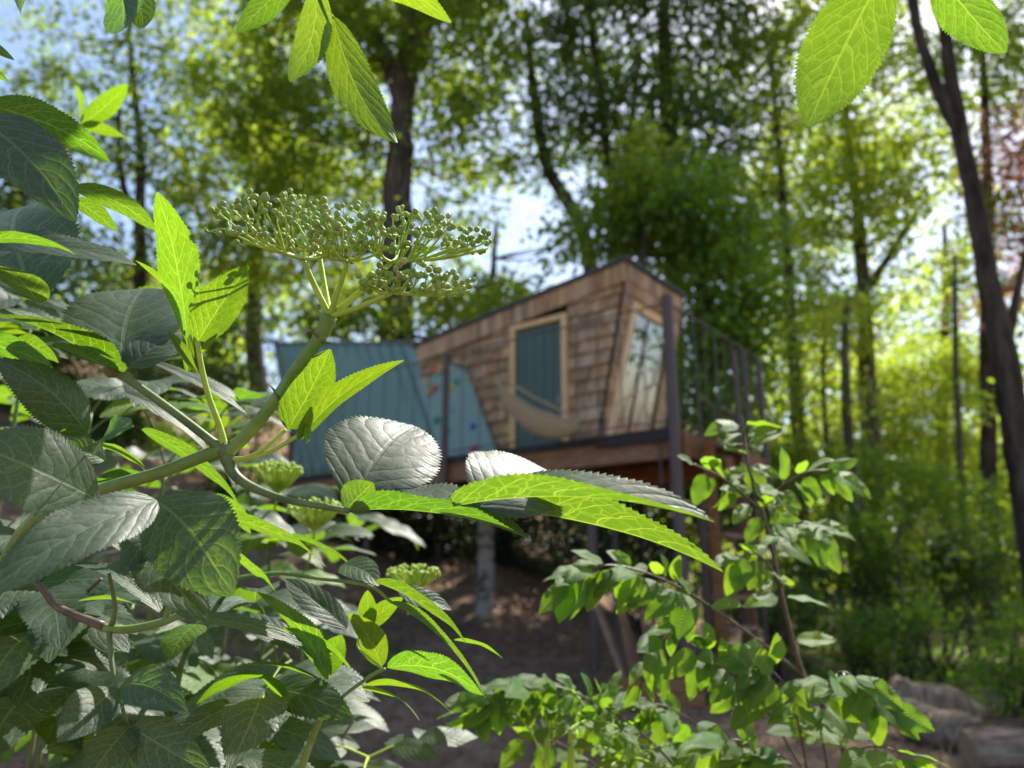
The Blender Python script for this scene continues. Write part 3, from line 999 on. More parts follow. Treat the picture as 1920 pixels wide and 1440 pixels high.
# --- hammock
HA, HB = W(930, 704, 9.9), W(1088, 788, 9.55)
ham = thing('hammock', (HA + HB) / 2 - Z * .5, 'beige cloth hammock slung across the cabin door', 'hammock')
mb = MB()
nu, nv = 26, 13
crosswise = (HB - HA).cross(Z).normalized()
for i in range(nu + 1):
    u = i / nu
    for j in range(nv + 1):
        v = j / nv
        wdt = math.sin(math.pi * u) ** .7
        p = HA.lerp(HB, u)
        # near edge taut, middle sags, far edge slightly lower
        sag = (.05 + .48 * math.sin(math.pi * (v * .8 + .1)) ** .8 - .05 * v) * (math.sin(math.pi * min(1, max(0, u)) ** .85) ** .55)
        p = p + crosswise * (v - .35) * .42 * wdt - Z * sag + Z * .012 * math.sin(v * 30 + 3 * math.sin(u * 6)) * wdt
        mb.v.append(p)
for i in range(nu):
    for j in range(nv):
        a = i * (nv + 1) + j
        mb.f.append((a, a + 1, a + nv + 2, a + nv + 1))
clo = mb.build('cloth', M_CLOTH, ham, smooth=True)
sm = clo.modifiers.new('thick', 'SOLIDIFY'); sm.thickness = .004
MB().tube([HA, HA.lerp(HB, .5) - Z * .02, HB], .017, 6).build('edge_rope', M_CLOTH, ham, smooth=True)
for v in (0, nv):
    P = [mb.v[i * (nv + 1) + v] for i in range(nu + 1)]
    MB().tube(P, .016, 6).build('hem', M_CLOTH, ham, smooth=True)
MB().tube([HA, HA.lerp(K(3.72, -.14, 1.2), .5), K(3.68, -.14, 1.15)], .008, 6).build('rope', M_CLOTH, ham)
MB().tube([HB, K(.05, -.10, .62)], .008, 6).build('rope', M_CLOTH, ham)

# --- things under the deck
p = W(906, 1135, 13.2); p.z = ground_z(p.x, p.y) - .05
t = thing('birch_tree', p, 'birch trunk with peeling white and black bark under the deck', 'tree')
top = W(912, 880, 13.2); top.z = ZD - .05
P = bez([p, p.lerp(top, .3) + Vector((.03, 0, 0)), p.lerp(top, .7), top], 8)
MB().tube(P, lerp(.16, .12, len(P)), 14).build('trunk', M_BIRCH, t, smooth=True)
# slanted orange board and red cloth beneath the deck
b_ = K(2.0, .9, -.9)
t = thing('slide_board', b_, 'orange-brown slanted board with a red edge under the deck', 'board')
MB().slab([K(1.7, .5, -.42), K(2.1, .5, -.42), K(2.5, .6, -.75), K(1.35, .6, -.62)], E2 * .03).build('board', M_OAK, t)
MB().slab([K(1.72, .49, -.40), K(1.84, .49, -.40), K(1.74, .52, -.60), K(1.66, .52, -.56)], -E2 * .01).build('red_edge', plain('red_cloth', (.45, .03, .04), .8, .2), t)
# timber edged bed
q = W(1215, 1290, 9.3)
t = thing('timber_bed', (q.x, q.y, gz(q)), 'low timber edged bed at the foot of the steel posts', 'planter')
bx = Vector((.97, .12, 0)); by = Vector((-.12, .97, 0))
c0 = Vector((q.x, q.y, gz(q)))
for k in range(2):
    zc = c0 + Z * (.07 + k * .15)
    for s in (-1, 1):
        MB().box(zc + by * (.42 * s), bx * .52, by * .028, Z * .072).build('board', M_BEAM, t, bevel=.006)
        MB().box(zc + bx * (.49 * s), bx * .028, by * .389, Z * .072).build('board', M_BEAM, t, bevel=.006)
MB().slab([c0 + bx * sx * .46 + by * sy * .38 + Z * .2 for sx, sy in ((-1, -1), (1, -1), (1, 1), (-1, 1))], Z * .02).build('soil_fill', M_SOIL, t)
t = thing('plank_stack', c0 + bx * -.2 + by * .1, 'sheaf of upright bark-brown slats leaning in the timber bed', 'planks')
for i in range(8):
    s = c0 + bx * (-.32 + i * .06) + by * random.uniform(-.1, .1) + Z * .22
    e = s + Vector((random.uniform(-.15, .02) + .04 * i - .2, random.uniform(-.05, .15), random.uniform(.7, .95)))
    MB().slab([s, s + bx * .05, e + bx * .05, e], by * .02).build('slat', M_PLANK, t)


# ------------------------------------------------------------------ logs
def log_end_mat():
    g = NM('log_bark_pale')
    o = g.obj()
    n1 = g.noise(7, 6, g.mapping(o, (.5, 2, 2)), .7)
    n2 = g.noise(3, 4, o)
    c = g.mix(g.ramp(n1, .35, .65), (.17, .115, .075), (.50, .39, .29))
    c = g.mix(g.ma('MULTIPLY', g.ramp(n2, .5, .65), .6), c, (.09, .07, .04))
    return g.done(g.pbr(c, .9, .12, g.bump(n1, 1.0, .07)))


M_LOG = log_end_mat()
M_CUT = wood_mat('log_cut', (.22, .15, .09), (.36, .27, .17), (8, 8, 8), .85, .4)


def log(label, a, b, ra, rb, mat=M_LOG, bumps=.05):
    mid = (a + b) / 2
    t = thing('log', (mid.x, mid.y, ground_z(mid.x, mid.y)), label, 'log')
    pts = [a.lerp(b, i / 12) + Vector((0, 0, .02 * math.sin(i * .8))) for i in range(13)]
    n = 18
    mb = MB().tube(pts, [ra + (rb - ra) * i / 12 + random.uniform(-1, 1) * ra * bumps for i in range(13)], n, cap=False)
    mb.v = [v + Vector(RNG.normal(0, ra * .012, 3)) for v in mb.v]
    ends = [mb.v[:n], mb.v[-n:]]
    mb.build('bark', mat, t, smooth=True)
    ax = (b - a).normalized()
    for k, e in enumerate(ends):
        m2 = MB()
        m2.v = [v - ax * (.004 if k else -.004) for v in e]
        m2.f = [tuple(range(n))]
        m2.build('cut_end', M_CUT, t)
    return t


def G(px, py, up):
    """ground point seen at that pixel, raised"""
    r = ray(px, py)
    s = 1.0
    for _ in range(400):
        p = EYE + r * s
        if p.z <= ground_z(p.x, p.y): break
        s += .05
    return Vector((p.x, p.y, ground_z(p.x, p.y) + up))


a = G(1700, 1385, .18); b = G(1838, 1420, .16)
log('short pale grey log lying in the middle of the log group', a, b, .185, .17)
a = G(1822, 1452, .17); log('pale log cut off by the right bottom corner', a, a + Vector((1.3, -.12, 0)), .17, .17)
a = G(1410, 1232, .12); b = G(1535, 1262, .12)
log('dark log half hidden behind the hornbeam leaves', a, b, .13, .12, M_BARK)
# gnarled stump
p = G(1745, 1352, 0)
t = thing('tree_stump', p, 'gnarled grey root stump lying behind the pale logs', 'stump')
mb = MB()
nu, nv = 34, 22
for i in range(nu + 1):
    u = i / nu
    for j in range(nv):
        th = 2 * math.pi * j / nv
        r = .23 * (math.sin(math.pi * (.06 + .88 * u)) ** .5) * (1 + .10 * math.sin(3 * th + 4 * u) + .05 * math.sin(7 * u * 2 + th * 2) + .06 * math.sin(7 * th - 5 * u) + .04 * math.sin(13 * th + 3 * u))
        r += .10 * math.exp(-((u - .22) / .1) ** 2) * max(0, math.sin(th))
        mb.v.append(p + Vector((-.55 + 1.1 * u + .03 * math.sin(th * 3), r * math.cos(th) * 1.0, .20 + r * math.sin(th) * .95 - .1 * u)) + Vector(RNG.normal(0, .008, 3)))
for i in range(nu):
    for j in range(nv):
        a_ = i * nv + j; b_ = i * nv + (j + 1) % nv
        mb.f.append((a_, b_, b_ + nv, a_ + nv))
mb.f.append(tuple(reversed(range(nv)))); mb.f.append(tuple(nu * nv + j for j in range(nv)))
mb.build('wood', bark_mat('stump_wood', (.14, .09, .058), (.44, .33, .23), 10), t, smooth=True)
# ------------------------------------------------------------------ wire fence
f0 = G(1480, 1225, 0); f1 = G(1745, 1272, 0); f2 = G(2060, 1300, 0)
fence = thing('wire_fence', f1, 'dark green wire mesh fence behind the logs', 'fence')
for q0, q1, nn in ((f0, f1, 2), (f1, f2, 3)):
    for i in range(nn + (q1 is f2)):
        q = q0.lerp(q1, i / nn)
        MB().box(q + Z * .42, Vector((.022, 0, 0)), Vector((0, .022, 0)), Z * .5).build('post', M_WIRE, fence)
    mb = MB()
    L = (q1 - q0).length
    for i in range(int(L / .07)):
        q = q0.lerp(q1, i * .07 / L)
        mb.tube([q + Z * .02, q + Z * .85], .0022, 4, cap=False)
    for zz in np.arange(.05, .86, .1):
        mb.tube([q0 + Z * zz, q1 + Z * zz], .0024, 4, cap=False)
    mb.build('wire_mesh', M_WIRE, fence)['kind'] = 'stuff'

# ------------------------------------------------------------------ litter and ground cover
n = 26000
lx = RNG.uniform(-6, 9, n); ly = RNG.uniform(1.6, 16, n)
lz = np.array([ground_z(a, b) for a, b in zip(lx, ly)]) + RNG.uniform(.008, .03, n)
me = leaf_cloud('leaf_litter', np.stack([lx, ly, lz], 1), .065, normals_up=3.0, aspect=.5)
me.materials.append(M_LITTER)
o = link('leaf_litter', me); o['kind'] = 'stuff'; o['label'] = 'dry brown leaf litter on the bare earth'; o['category'] = 'litter'
mb = MB()
for i in range(900):
    x, y = random.uniform(-4, 8), random.uniform(2.2, 12)
    L = random.uniform(.08, .5); a = random.uniform(0, math.pi)
    d_ = Vector((math.cos(a), math.sin(a), random.uniform(-.05, .2))) * L
    q = Vector((x, y, ground_z(x, y) + .015))
    mb.tube([q, q + d_ * .5 + Vector((0, 0, .02)), q + d_], [.005, .004, .002], 4, cap=False)
o = mb.build('fallen_twigs', bark_mat('dead_twig', (.10, .08, .06), (.26, .21, .16), 20)); o['kind'] = 'stuff'
o['label'] = 'thin dead twigs scattered over the brown earth'; o['category'] = 'twigs'
mb = MB()
for i in range(2600):
    x, y = random.gauss(4.6, 1.1), random.gauss(7.0, .9)
    if random.random() < .35: x, y = random.uniform(-3, 3), random.uniform(3, 7)
    L = random.uniform(.06, .28); a = random.uniform(0, 6.28)
    q = Vector((x, y, ground_z(x, y) + .01))
    d_ = Vector((math.cos(a), math.sin(a), random.uniform(.05, .6))) * L
    sd_ = Vector((-math.sin(a), math.cos(a), 0)) * .004
    b0 = len(mb.v)
    mb.v += [q - sd_, q + sd_, q + d_ * .6 + sd_ * .7, q + d_ * .6 - sd_ * .7, q + d_ - Vector((0, 0, .03))]
    mb.f += [(b0, b0 + 1, b0 + 2, b0 + 3), (b0 + 3, b0 + 2, b0 + 4)]
o = mb.build('dry_grass', plain('straw', (.36, .27, .15), .8, .2)); o['kind'] = 'stuff'
o['label'] = 'dry straw-coloured grass around the logs'; o['category'] = 'grass'
n = 9000
lx = np.concatenate([RNG.uniform(4.5, 14, n), RNG.uniform(-9, -1.6, n // 2)])
ly = np.concatenate([RNG.uniform(9, 20, n), RNG.uniform(3, 12, n // 2)])
lz = np.array([ground_z(a, b) for a, b in zip(lx, ly)]) + RNG.uniform(.02, .28, len(lx)) * RNG.uniform(.2, 1, len(lx))
me = leaf_cloud('ground_cover', np.stack([lx, ly, lz], 1), .09, normals_up=1.4)
me.materials.append(M_CR_SHRUB)
o = link('ground_cover', me); o['kind'] = 'stuff'; o['label'] = 'low green ground cover under the right hand trees'; o['category'] = 'ground cover'


# ------------------------------------------------------------------ near leaves
def leaf_grid(N, nvh, teeth):
    us = [0.0]
    rs = [0.0]
    for k in range(N):
        for r in (.0, .6, .92):
            u = (k + r) / N
            if u > 0: us.append(u); rs.append(r)
    us.append(1.0); rs.append(0)
    return us, rs


def leaf_mesh(name, B, T, width, nrm, fold=14, arch=.08, curl=.1, wav=.05, N=34, nvh=5, teeth=.05, peak=.42, mat=None, twist=0.0):
    ax = T - B
    L = ax.length
    a = ax / L
    n = (nrm - a * nrm.dot(a)).normalized()
    b = n.cross(a)
    us, rs = leaf_grid(N, nvh, teeth)
    pw = peak / (1 - peak)
    q = .85
    p_ = q * pw
    mx = (peak ** p_) * ((1 - peak) ** q)
    verts, uvs = [], []
    cols = 2 * nvh + 1
    f = R(fold)
    ph = random.uniform(0, 6.28)
    k1 = random.uniform(1.2, 2.2)
    lop = random.uniform(-.05, .05)
    dr_ = random.uniform(.0, .16)
    twist = twist or random.uniform(-.35, .35)
    for u, r in zip(us, rs):
        tj = teeth * random.uniform(.5, 1.5)
        wu = (max(u, 0) ** p_) * ((max(1 - u, 0)) ** q) / mx * width / 2
        tw = twist * (u - .3)
        bb = b * math.cos(tw) + n * math.sin(tw)
        nn = n * math.cos(tw) - b * math.sin(tw)
        c = B + a * (L * u) + nn * (arch * L * 4 * u * (1 - u) - dr_ * L * max(0, u - .6) ** 2) + b * (lop * L * math.sin(math.pi * u))
        for j in range(cols):
            v = (j - nvh) / nvh
            av = abs(v)
            e = 1.0
            du = 0
            if j in (0, cols - 1):
                e = 1 + tj * (1 if r == .6 else -.5)
                du = L / N * (.22 if r == .6 else 0)
            off = wu * av * e
            sg = 1 if v > 0 else -1
            h = math.sin(f) * off - curl * wu * av * av + wav * wu * math.sin(6.28 * k1 * u + ph + (1.3 if v > 0 else 0)) * av * av
            verts.append(c + bb * (sg * off * math.cos(f)) + nn * h + a * du * (1 if 0 < u < 1 else 0))
            uvs.append((u, (v + 1) / 2))
    faces = []
    for i in range(len(us) - 1):
        for j in range(cols - 1):
            k = i * cols + j
            faces.append((k, k + cols, k + cols + 1, k + 1))
    me = bpy.data.meshes.new(name)
    me.from_pydata([tuple(v) for v in verts], [], faces)
    me.polygons.foreach_set('use_smooth', [True] * len(faces))
    uvl = me.uv_layers.new(name='UVMap')
    li = np.empty(len(me.loops), dtype=np.int32)
    me.loops.foreach_get('vertex_index', li)
    uvl.data.foreach_set('uv', np.array(uvs, dtype=np.float32)[li].reshape(-1))
    if mat: me.materials.append(mat)
    me.update()
    return me


def add_leaf(parent, row, mat):
    bx, by, bd, tx, ty, td, wpx, nrm = row[:8]
    kw = row[8] if len(row) > 8 else {}
    B = D(bx, by, bd); T = D(tx, ty, td)
    me = leaf_mesh('leaf', B, T, wpx / FPX * (bd + td) / 2, screen(Vector(nrm)), mat=mat, **kw)
    return link('leaf', me, parent)


def stem(parent, pts, wpx, mat, name='stem', n=10, sm=6):
    P = bez([D(*p) for p in pts], sm)
    d = np.interp(np.linspace(0, 1, len(P)), np.linspace(0, 1, len(pts)), [p[2] for p in pts])
    wv = np.interp(np.linspace(0, 1, len(P)), np.linspace(0, 1, len(wpx)), wpx)
    return MB().tube(P, [w_ / FPX * dd / 2 for w_, dd in zip(wv, d)], n).build(name, mat, parent, smooth=True)


UPF = (0, .6, .8)        # upper face turned to the viewer
UND = (0, .8, -.6)       # seen from below
# ---- main elder branch in focus
root = D(60, 980, .60)
elder = thing('elder_shrub', (root.x - .1, root.y, 0), 'elder shrub in sharp focus with forked green stem and flat bud cluster', 'shrub')
stem(elder, [(-260, 2600, .75), (-120, 1500, .66), (20, 1040, .58), (160, 938, .535), (200, 915, .53), (300, 886, .52), (400, 848, .52), (422, 846, .52)], [40, 36, 30, 24, 24, 24, 25, 27], M_STEM)
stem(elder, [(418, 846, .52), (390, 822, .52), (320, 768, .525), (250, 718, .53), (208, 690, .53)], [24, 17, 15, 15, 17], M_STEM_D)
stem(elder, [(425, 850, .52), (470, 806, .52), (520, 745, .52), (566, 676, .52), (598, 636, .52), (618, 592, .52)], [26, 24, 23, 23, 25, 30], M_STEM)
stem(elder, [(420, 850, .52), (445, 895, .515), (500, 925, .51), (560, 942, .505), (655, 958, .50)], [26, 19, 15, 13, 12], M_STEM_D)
stem(elder, [(421, 838, .52), (412, 800, .52), (392, 745, .52), (378, 690, .52), (370, 640, .52)], [16, 12, 11, 11, 10], M_SHOOT, 'shoot')
stem(elder, [(432, 862, .52), (465, 858, .515), (500, 838, .51), (536, 806, .51)], [12, 9, 8, 7], M_SHOOT, 'shoot')
stem(elder, [(465, 860, .515), (510, 845, .51), (550, 822, .505), (575, 808, .505)], [9, 8, 8, 6], M_SHOOT, 'shoot')
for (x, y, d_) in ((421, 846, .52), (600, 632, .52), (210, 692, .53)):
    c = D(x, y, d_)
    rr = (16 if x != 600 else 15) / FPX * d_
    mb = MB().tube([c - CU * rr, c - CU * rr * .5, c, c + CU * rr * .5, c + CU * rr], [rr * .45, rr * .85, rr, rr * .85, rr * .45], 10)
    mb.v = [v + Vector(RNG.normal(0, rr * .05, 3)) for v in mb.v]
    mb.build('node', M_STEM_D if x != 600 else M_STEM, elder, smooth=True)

Y_ = dict(fold=22, arch=.05, wav=.08)
young = [
    (350, 636, .52, 297, 360, .51, 100, (.35, .1, -.9), dict(fold=12, arch=.06, peak=.5, wav=.10)),
    (371, 640, .52, 466, 497, .52, 92, (-.5, .5, -.7), dict(fold=18, arch=-.04, peak=.42)),
    (362, 640, .53, 257, 488, .535, 40, (.2, .8, -.5), dict(fold=24)),
    (372, 700, .52, 314, 620, .52, 22, (.3, .2, .9), dict(fold=30)),
    (352, 700, .525, 345, 618, .52, 24, (-.3, .2, -.9), dict(fold=30)),
    (377, 662, .52, 408, 625, .52, 14, (.3, .2, .9), dict(fold=30)),
    (540, 806, .51, 619, 654, .505, 92, (-.45, .3, -.85), dict(fold=14, arch=.04)),
    (560, 826, .505, 757, 673, .49, 62, (-.4, .75, -.5), dict(fold=20, arch=.05, peak=.36)),
    (538, 806, .51, 503, 718, .52, 17, (.8, .3, .4), dict(fold=35)),
    (574, 830, .50, 566, 790, .50, 26, (.5, .3, -.7), dict(fold=20)),
]
for r in young: add_leaf(elder, r, M_YOUNG)
mature = [
    # compound leaf on the right, seen from a little below
    (655, 950, .505, 780, 798, .60, 215, (.30, .80, .48), dict(fold=8, arch=.08, peak=.5, curl=.12)),
    (900, 950, .50, 1042, 884, .575, 205, (.28, .84, .42), dict(fold=10, arch=.1, peak=.42, curl=.15)),
    (655, 958, .50, 992, 1008, .50, 195, (.12, .97, -.05), dict(fold=28, arch=.06, peak=.40, curl=.02, twist=.24)),
    (850, 950, .475, 1340, 966, .40, 195, (.05, .98, -.05), dict(fold=28, arch=.05, peak=.36, curl=.02, twist=.24)),
    (945, 955, .535, 1358, 1064, .475, 175, (.1, .86, -.42), dict(fold=26, arch=.03, peak=.42, curl=.05, twist=.01)),
    (648, 955, .50, 700, 905, .50, 70, (.4, .5, -.7), dict(fold=10)),
    # leaves at the end of the left arm
    (226, 694, .53, 270, 541, .63, 215, (.15, .82, .5), dict(fold=12, arch=.06, peak=.5, curl=.12)),
    (214, 700, .53, -30, 585, .44, 150, (.2, .95, .02), dict(fold=26, arch=.07, curl=.1)),
    (212, 694, .53, 120, 640, .47, 120, (.2, .8, -.55), dict(fold=10, arch=.0)),
    (240, 690, .53, 345, 620, .58, 90, (.2, .8, .5), dict(fold=6)),
    (68, 566, .53, 42, 378, .65, 215, (.1, .78, .6), dict(fold=10, arch=.05, peak=.5)),
    (70, 568, .53, -40, 492, .46, 90, (.1, .75, -.6), dict(fold=8)),
    (-40, 452, .50, 256, 494, .52, 92, (.0, .8, .58), dict(fold=10, arch=.06)),
    (-40, 455, .48, 145, 478, .46, 40, (0, .9, -.4), dict(fold=10)),
    (-60, 214, .50, 141, 414, .47, 140, (.35, .5, .8), dict(fold=8, arch=.08, peak=.45)),
    (-30, 196, .52, 208, 302, .56, 100, (.1, .75, -.65), dict(fold=6, arch=.06)),
    (132, 352, .58, 297, 432, .60, 58, (0, .8, -.55), dict(fold=12, arch=.1)),
    (135, 372, .60, 222, 436, .62, 50, (0, .8, -.55), dict(fold=12)),
    (30, 640, .60, 110, 680, .60, 60, (0, .8, -.6), dict()),
    (-60, 640, .58, 100, 690, .60, 70, (0, .7, -.7), dict()),
    # middle left
    (164, 812, .50, -6, 672, .47, 96, (.35, .45, .8), dict(fold=-6, arch=.16, curl=.3, teeth=.07)),
    (186, 846, .52, 250, 800, .47, 76, (.2, .5, .8), dict(fold=10, teeth=.08, wav=.2)),
    (196, 864, .53, 118, 828, .52, 50, (0, .7, .7), dict()),
    (188, 940, .48, -60, 830, .42, 170, (.2, .55, .8), dict(fold=8, arch=.07, peak=.5)),
    (275, 675, .62, 464, 776, .62, 30, (.1, .9, .35), dict(fold=12, arch=.05)),
    (232, 735, .64, 395, 850, .64, 50, (.1, .9, .3), dict(fold=14)),
    (265, 805, .60, 452, 945, .58, 66, (.0, .75, -.65), dict(fold=12, arch=.06)),
    (275, 884, .56, 165, 830, .56, 50, (.1, .8, -.5), dict()),
    (180, 905, .56, 300, 900, .54, 40, (.1, .85, -.4), dict()),
    # big leaves lower left
    (294, 938, .46, -40, 1120, .37, 130, (.25, .6, .75), dict(fold=10, arch=.07, wav=.1)),
    (286, 935, .50, 432, 1112, .43, 170, (.1, .5, .85), dict(fold=6, arch=.06, peak=.5)),
    (300, 985, .50, 232, 1080, .47, 66, (.2, .6, .75), dict(fold=10, wav=.25, teeth=.08)),
    (250, 1036, .51, 345, 985, .54, 70, (0, .75, .65), dict(fold=12, wav=.15)),
    (270, 1042, .50, 397, 1172, .44, 100, (.3, .65, .65), dict(fold=12, arch=.1, wav=.2, teeth=.07)),
    (430, 972, .60, 612, 1062, .56, 74, (.05, .75, -.65), dict(fold=12, arch=.07)),
    (428, 1040, .62, 520, 1114, .60, 66, (.05, .75, -.65), dict(fold=10, arch=.06)),
    (390, 930, .62, 470, 1000, .62, 60, (.05, .75, -.65), dict()),
]
for r in mature: add_leaf(elder, r, M_ELDER)

# ---- bud cluster
clus_mb = MB()
J = D(618, 594, .52)
# arm: junction, corners of its bud field (left, right: x, top y, bottom y), depth spread, branches, stem width
ARMS = [((568, 486, .515), (396, 378, 425), (648, 372, 470), .515, .04, 8, 9, 338),
        ((598, 470, .545), (470, 425, 455), (660, 395, 440), .565, .03, 4, 8, 395),
        ((652, 490, .50), (560, 400, 462), (745, 395, 462), .49, .03, 5, 9, 385),
        ((734, 492, .515), (672, 372, 462), (924, 440, 466), .505, .04, 9, 10, 380),
        ((738, 548, .49), (684, 512, 536), (896, 524, 546), .48, .03, 7, 8, 478)]
buds = []
for jp, (xl, tl, bl), (xr, tr_, br), dc, sdp, nbr, wst, crest in ARMS:
    jj = D(*jp)
    P = bez([J, J.lerp(jj, .5) - CU * .001, jj], 6)
    dd = jp[2]
    wpx_ = lambda q: q / FPX * dd / 2
    clus_mb.tube(P, lerp(wpx_(wst + 5), wpx_(wst), len(P)), 8)
    for k in range(nbr):
        f = (k + .5) / nbr + random.uniform(-.04, .04)
        xt = xl + (xr - xl) * f
        top_ = tl + (tr_ - tl) * f
        bot_ = bl + (br - bl) * f
        top_ = min(top_, top_ + (crest - top_) * math.sin(math.pi * f) ** 2)
        dk_ = dc + random.uniform(-sdp, sdp)
        c1 = D(xt, bot_, dk_)
        mid_ = jj.lerp(c1, .55) - CU * .0025
        P = bez([jj, mid_, c1], 5)
        clus_mb.tube(P, lerp(wpx_(6.5), wpx_(4.2), len(P)), 6)
        for c_ in range(4):
            cf = random.uniform(.35, 1.0) if c_ else 1.0
            s0 = P[int(cf * (len(P) - 1))]
            cx = xt + (c_ - 2) * 13 * random.uniform(.5, 1.4) - (0 if c_ == 1 else (1 - cf) * (xt - jp[0]) * .5)
            cyy = bot_ - (bot_ - top_) * (.1, .85, .45, .65, .2)[c_] * random.uniform(.8, 1.1)
            cc = D(cx, cyy + 10, dk_ + random.uniform(-.012, .012))
            clus_mb.tube([s0, s0.lerp(cc, .5) + CU * .0006, cc], [wpx_(4.0), wpx_(3.4), wpx_(2.9)], 5, cap=False)
            for b_k in range(random.choice((3, 4, 4, 5))):
                bp = cc + CR * random.uniform(-16, 16) * dd / FPX + CU * random.uniform(-2, 17) * dd / FPX + CF * random.uniform(-.007, .007)
                clus_mb.tube([cc, cc.lerp(bp, .5) + CU * .0004, bp], [wpx_(2.2), wpx_(1.9), wpx_(1.8)], 4, cap=False)
                buds.append((bp, (bp - cc).normalized()))
cluster = clus_mb.build('bud_cluster', M_SHOOT, elder, smooth=True)
cluster['label'] = 'flat cluster of round green flower buds on forked stalks'
# one bud mesh, shared
mb = MB()
prof = [(-1, .25), (-.75, .72), (-.2, 1.0), (.35, .92), (.75, .6), (.9, .38), (1.12, .12)]
mb.tube([Vector((0, 0, p[0])) for p in prof], [p[1] for p in prof], 8)
bm_o = mb.build('bud', M_BUD, cluster, smooth=True)
bud_me = bm_o.data
bpy.data.objects.remove(bm_o)
extra = MB()
for k, (p, dr) in enumerate(buds):
    s = random.uniform(4.4, 6.4) / FPX * .51
    rot = dr.to_track_quat('Z', 'Y').to_matrix().to_4x4()
    if k < 300:
        o = bpy.data.objects.new('bud', bud_me)
        COL.objects.link(o)
        o.parent = cluster
        o.matrix_basis = Matrix.Translation(p) @ rot @ Matrix.Scale(s, 4)
    else:
        M4 = Matrix.Translation(p) @ rot @ Matrix.Scale(s, 4)
        b0 = len(extra.v)
        extra.v += [M4 @ v.co for v in bud_me.vertices]
        extra.f += [tuple(b0 + i for i in pp.vertices) for pp in bud_me.polygons]
if extra.v:
    extra.build('buds', M_BUD, cluster, smooth=True)['kind'] = 'stuff'
# tiny dark bract tips on the stem
for (x, y, dx, dy) in ((597, 632, -18, -12), (606, 642, 16, 1), (652, 492, 12, 2), (608, 476, 8, -8), (428, 830, 3, -8)):
    p = D(x, y, .515)
    MB().tube([p, D(x + dx * .6, y + dy * .8, .513), D(x + dx, y + dy, .51)], [.0009, .0006, .0002], 5).build('bract', M_TWIG, elder)

# ---- overhanging twigs at the top
def twig_thing(label, pts, wpx, leaves, mat, smat=M_SHOOT):
    b = D(*pts[0])
    t = thing('overhanging_branch', b, label, 'branch')
    stem(t, pts, wpx, smat, 'twig')
    for r in leaves: add_leaf(t, r, mat)
    return t


twig_thing('overhanging elder spray with glowing pointed leaves at top centre',
           [(700, -900, .75), (640, -400, .66), (600, -60, .56), (606, 5, .55), (626, 34, .55)], [16, 12, 8, 6, 4],
           [(548, -40, .55, 443, 62, .54, 62, (.3, .3, -.9), dict(fold=12, arch=.05)),
            (592, -40, .55, 546, 157, .53, 76, (.25, .25, -.93), dict(fold=10, arch=.06, peak=.5)),
            (624, 30, .55, 744, 268, .51, 88, (-.35, .35, -.85), dict(fold=16, arch=.06, peak=.45)),
            (610, -45, .55, 848, 42, .52, 62, (-.1, .75, -.62), dict(fold=12, arch=.10))], M_YOUNG)
shade = thing('overhanging_branch', D(900, -1500, 1.5), 'added unseen elder bough above the top edge, shading the left leaves', 'branch')  # out of view, added only to cast shade on the left leaves
stem(shade, [(1500, -2400, 2.0), (1250, -1300, 1.6), (1000, -420, 1.35), (820, -260, 1.25), (700, -240, 1.2)], [18, 14, 10, 7, 4], M_STEM, 'twig')
SHADE_LEAVES = []
for i_ in range(64):
    px_ = random.uniform(520, 930); py_ = random.uniform(-470, -150); dd_ = random.uniform(1.0, 1.3)
    an_ = random.uniform(0, 6.28)
    SHADE_LEAVES.append((px_, py_, dd_, px_ + 150 * math.cos(an_), py_ + 50 * math.sin(an_), dd_ + .1 * math.sin(an_), 80, (.1, .9, .1), dict(N=12, nvh=3)))
for r in SHADE_LEAVES: add_leaf(shade, r, M_ELDER)
twig_thing('overhanging twig with dark serrated leaves at top left',
           [(200, -900, .7), (215, -400, .6), (214, -120, .5), (216, -45, .49)], [16, 12, 8, 6],
           [(216, -90, .49, 228, 62, .47, 110, (.3, .2, -.9), dict(fold=8, peak=.55)),
            (236, -60, .49, 268, 54, .47, 56, (-.3, .3, -.9), dict(fold=8, peak=.5)),
            (5, -70, .50, 40, 26, .48, 62, (.2, .3, -.9), dict(fold=8)),
            (-60, 70, .50, 28, 112, .50, 30, (0, .8, -.5), dict(fold=8)),
            (-50, 120, .50, 17, 152, .50, 30, (0, .8, -.5), dict(fold=8))], M_ELDER, M_STEM_D)
twig_thing('two bright veined serrated leaves hanging in at the top right',
           [(1900, -1000, .7), (1800, -400, .58), (1740, -120, .48), (1715, -70, .47)], [14, 10, 6, 5],
           [(1662, -60, .46, 1512, 242, .45, 150, (.35, .25, -.9), dict(fold=8, arch=.05, peak=.45, N=40)),
            (1745, -70, .46, 1886, 100, .455, 118, (-.3, .25, -.92), dict(fold=8, arch=.05, peak=.5, N=36))], M_YOUNG)
twig_thing('soft pale three-leaved elder tip in front of the sky at left',
           [(20, 520, .95), (90, 330, .92), (150, 240, .90)], [8, 6, 5],
           [(152, 236, .9, 240, 156, .88, 40, (-.3, .5, -.8), dict(fold=14)), (150, 232, .9, 142, 158, .9, 30, (.6, .3, -.7), dict(fold=14)), (152, 238, .9, 235, 258, .88, 36, (0, .8, -.5), dict(fold=14))], M_YOUNG)

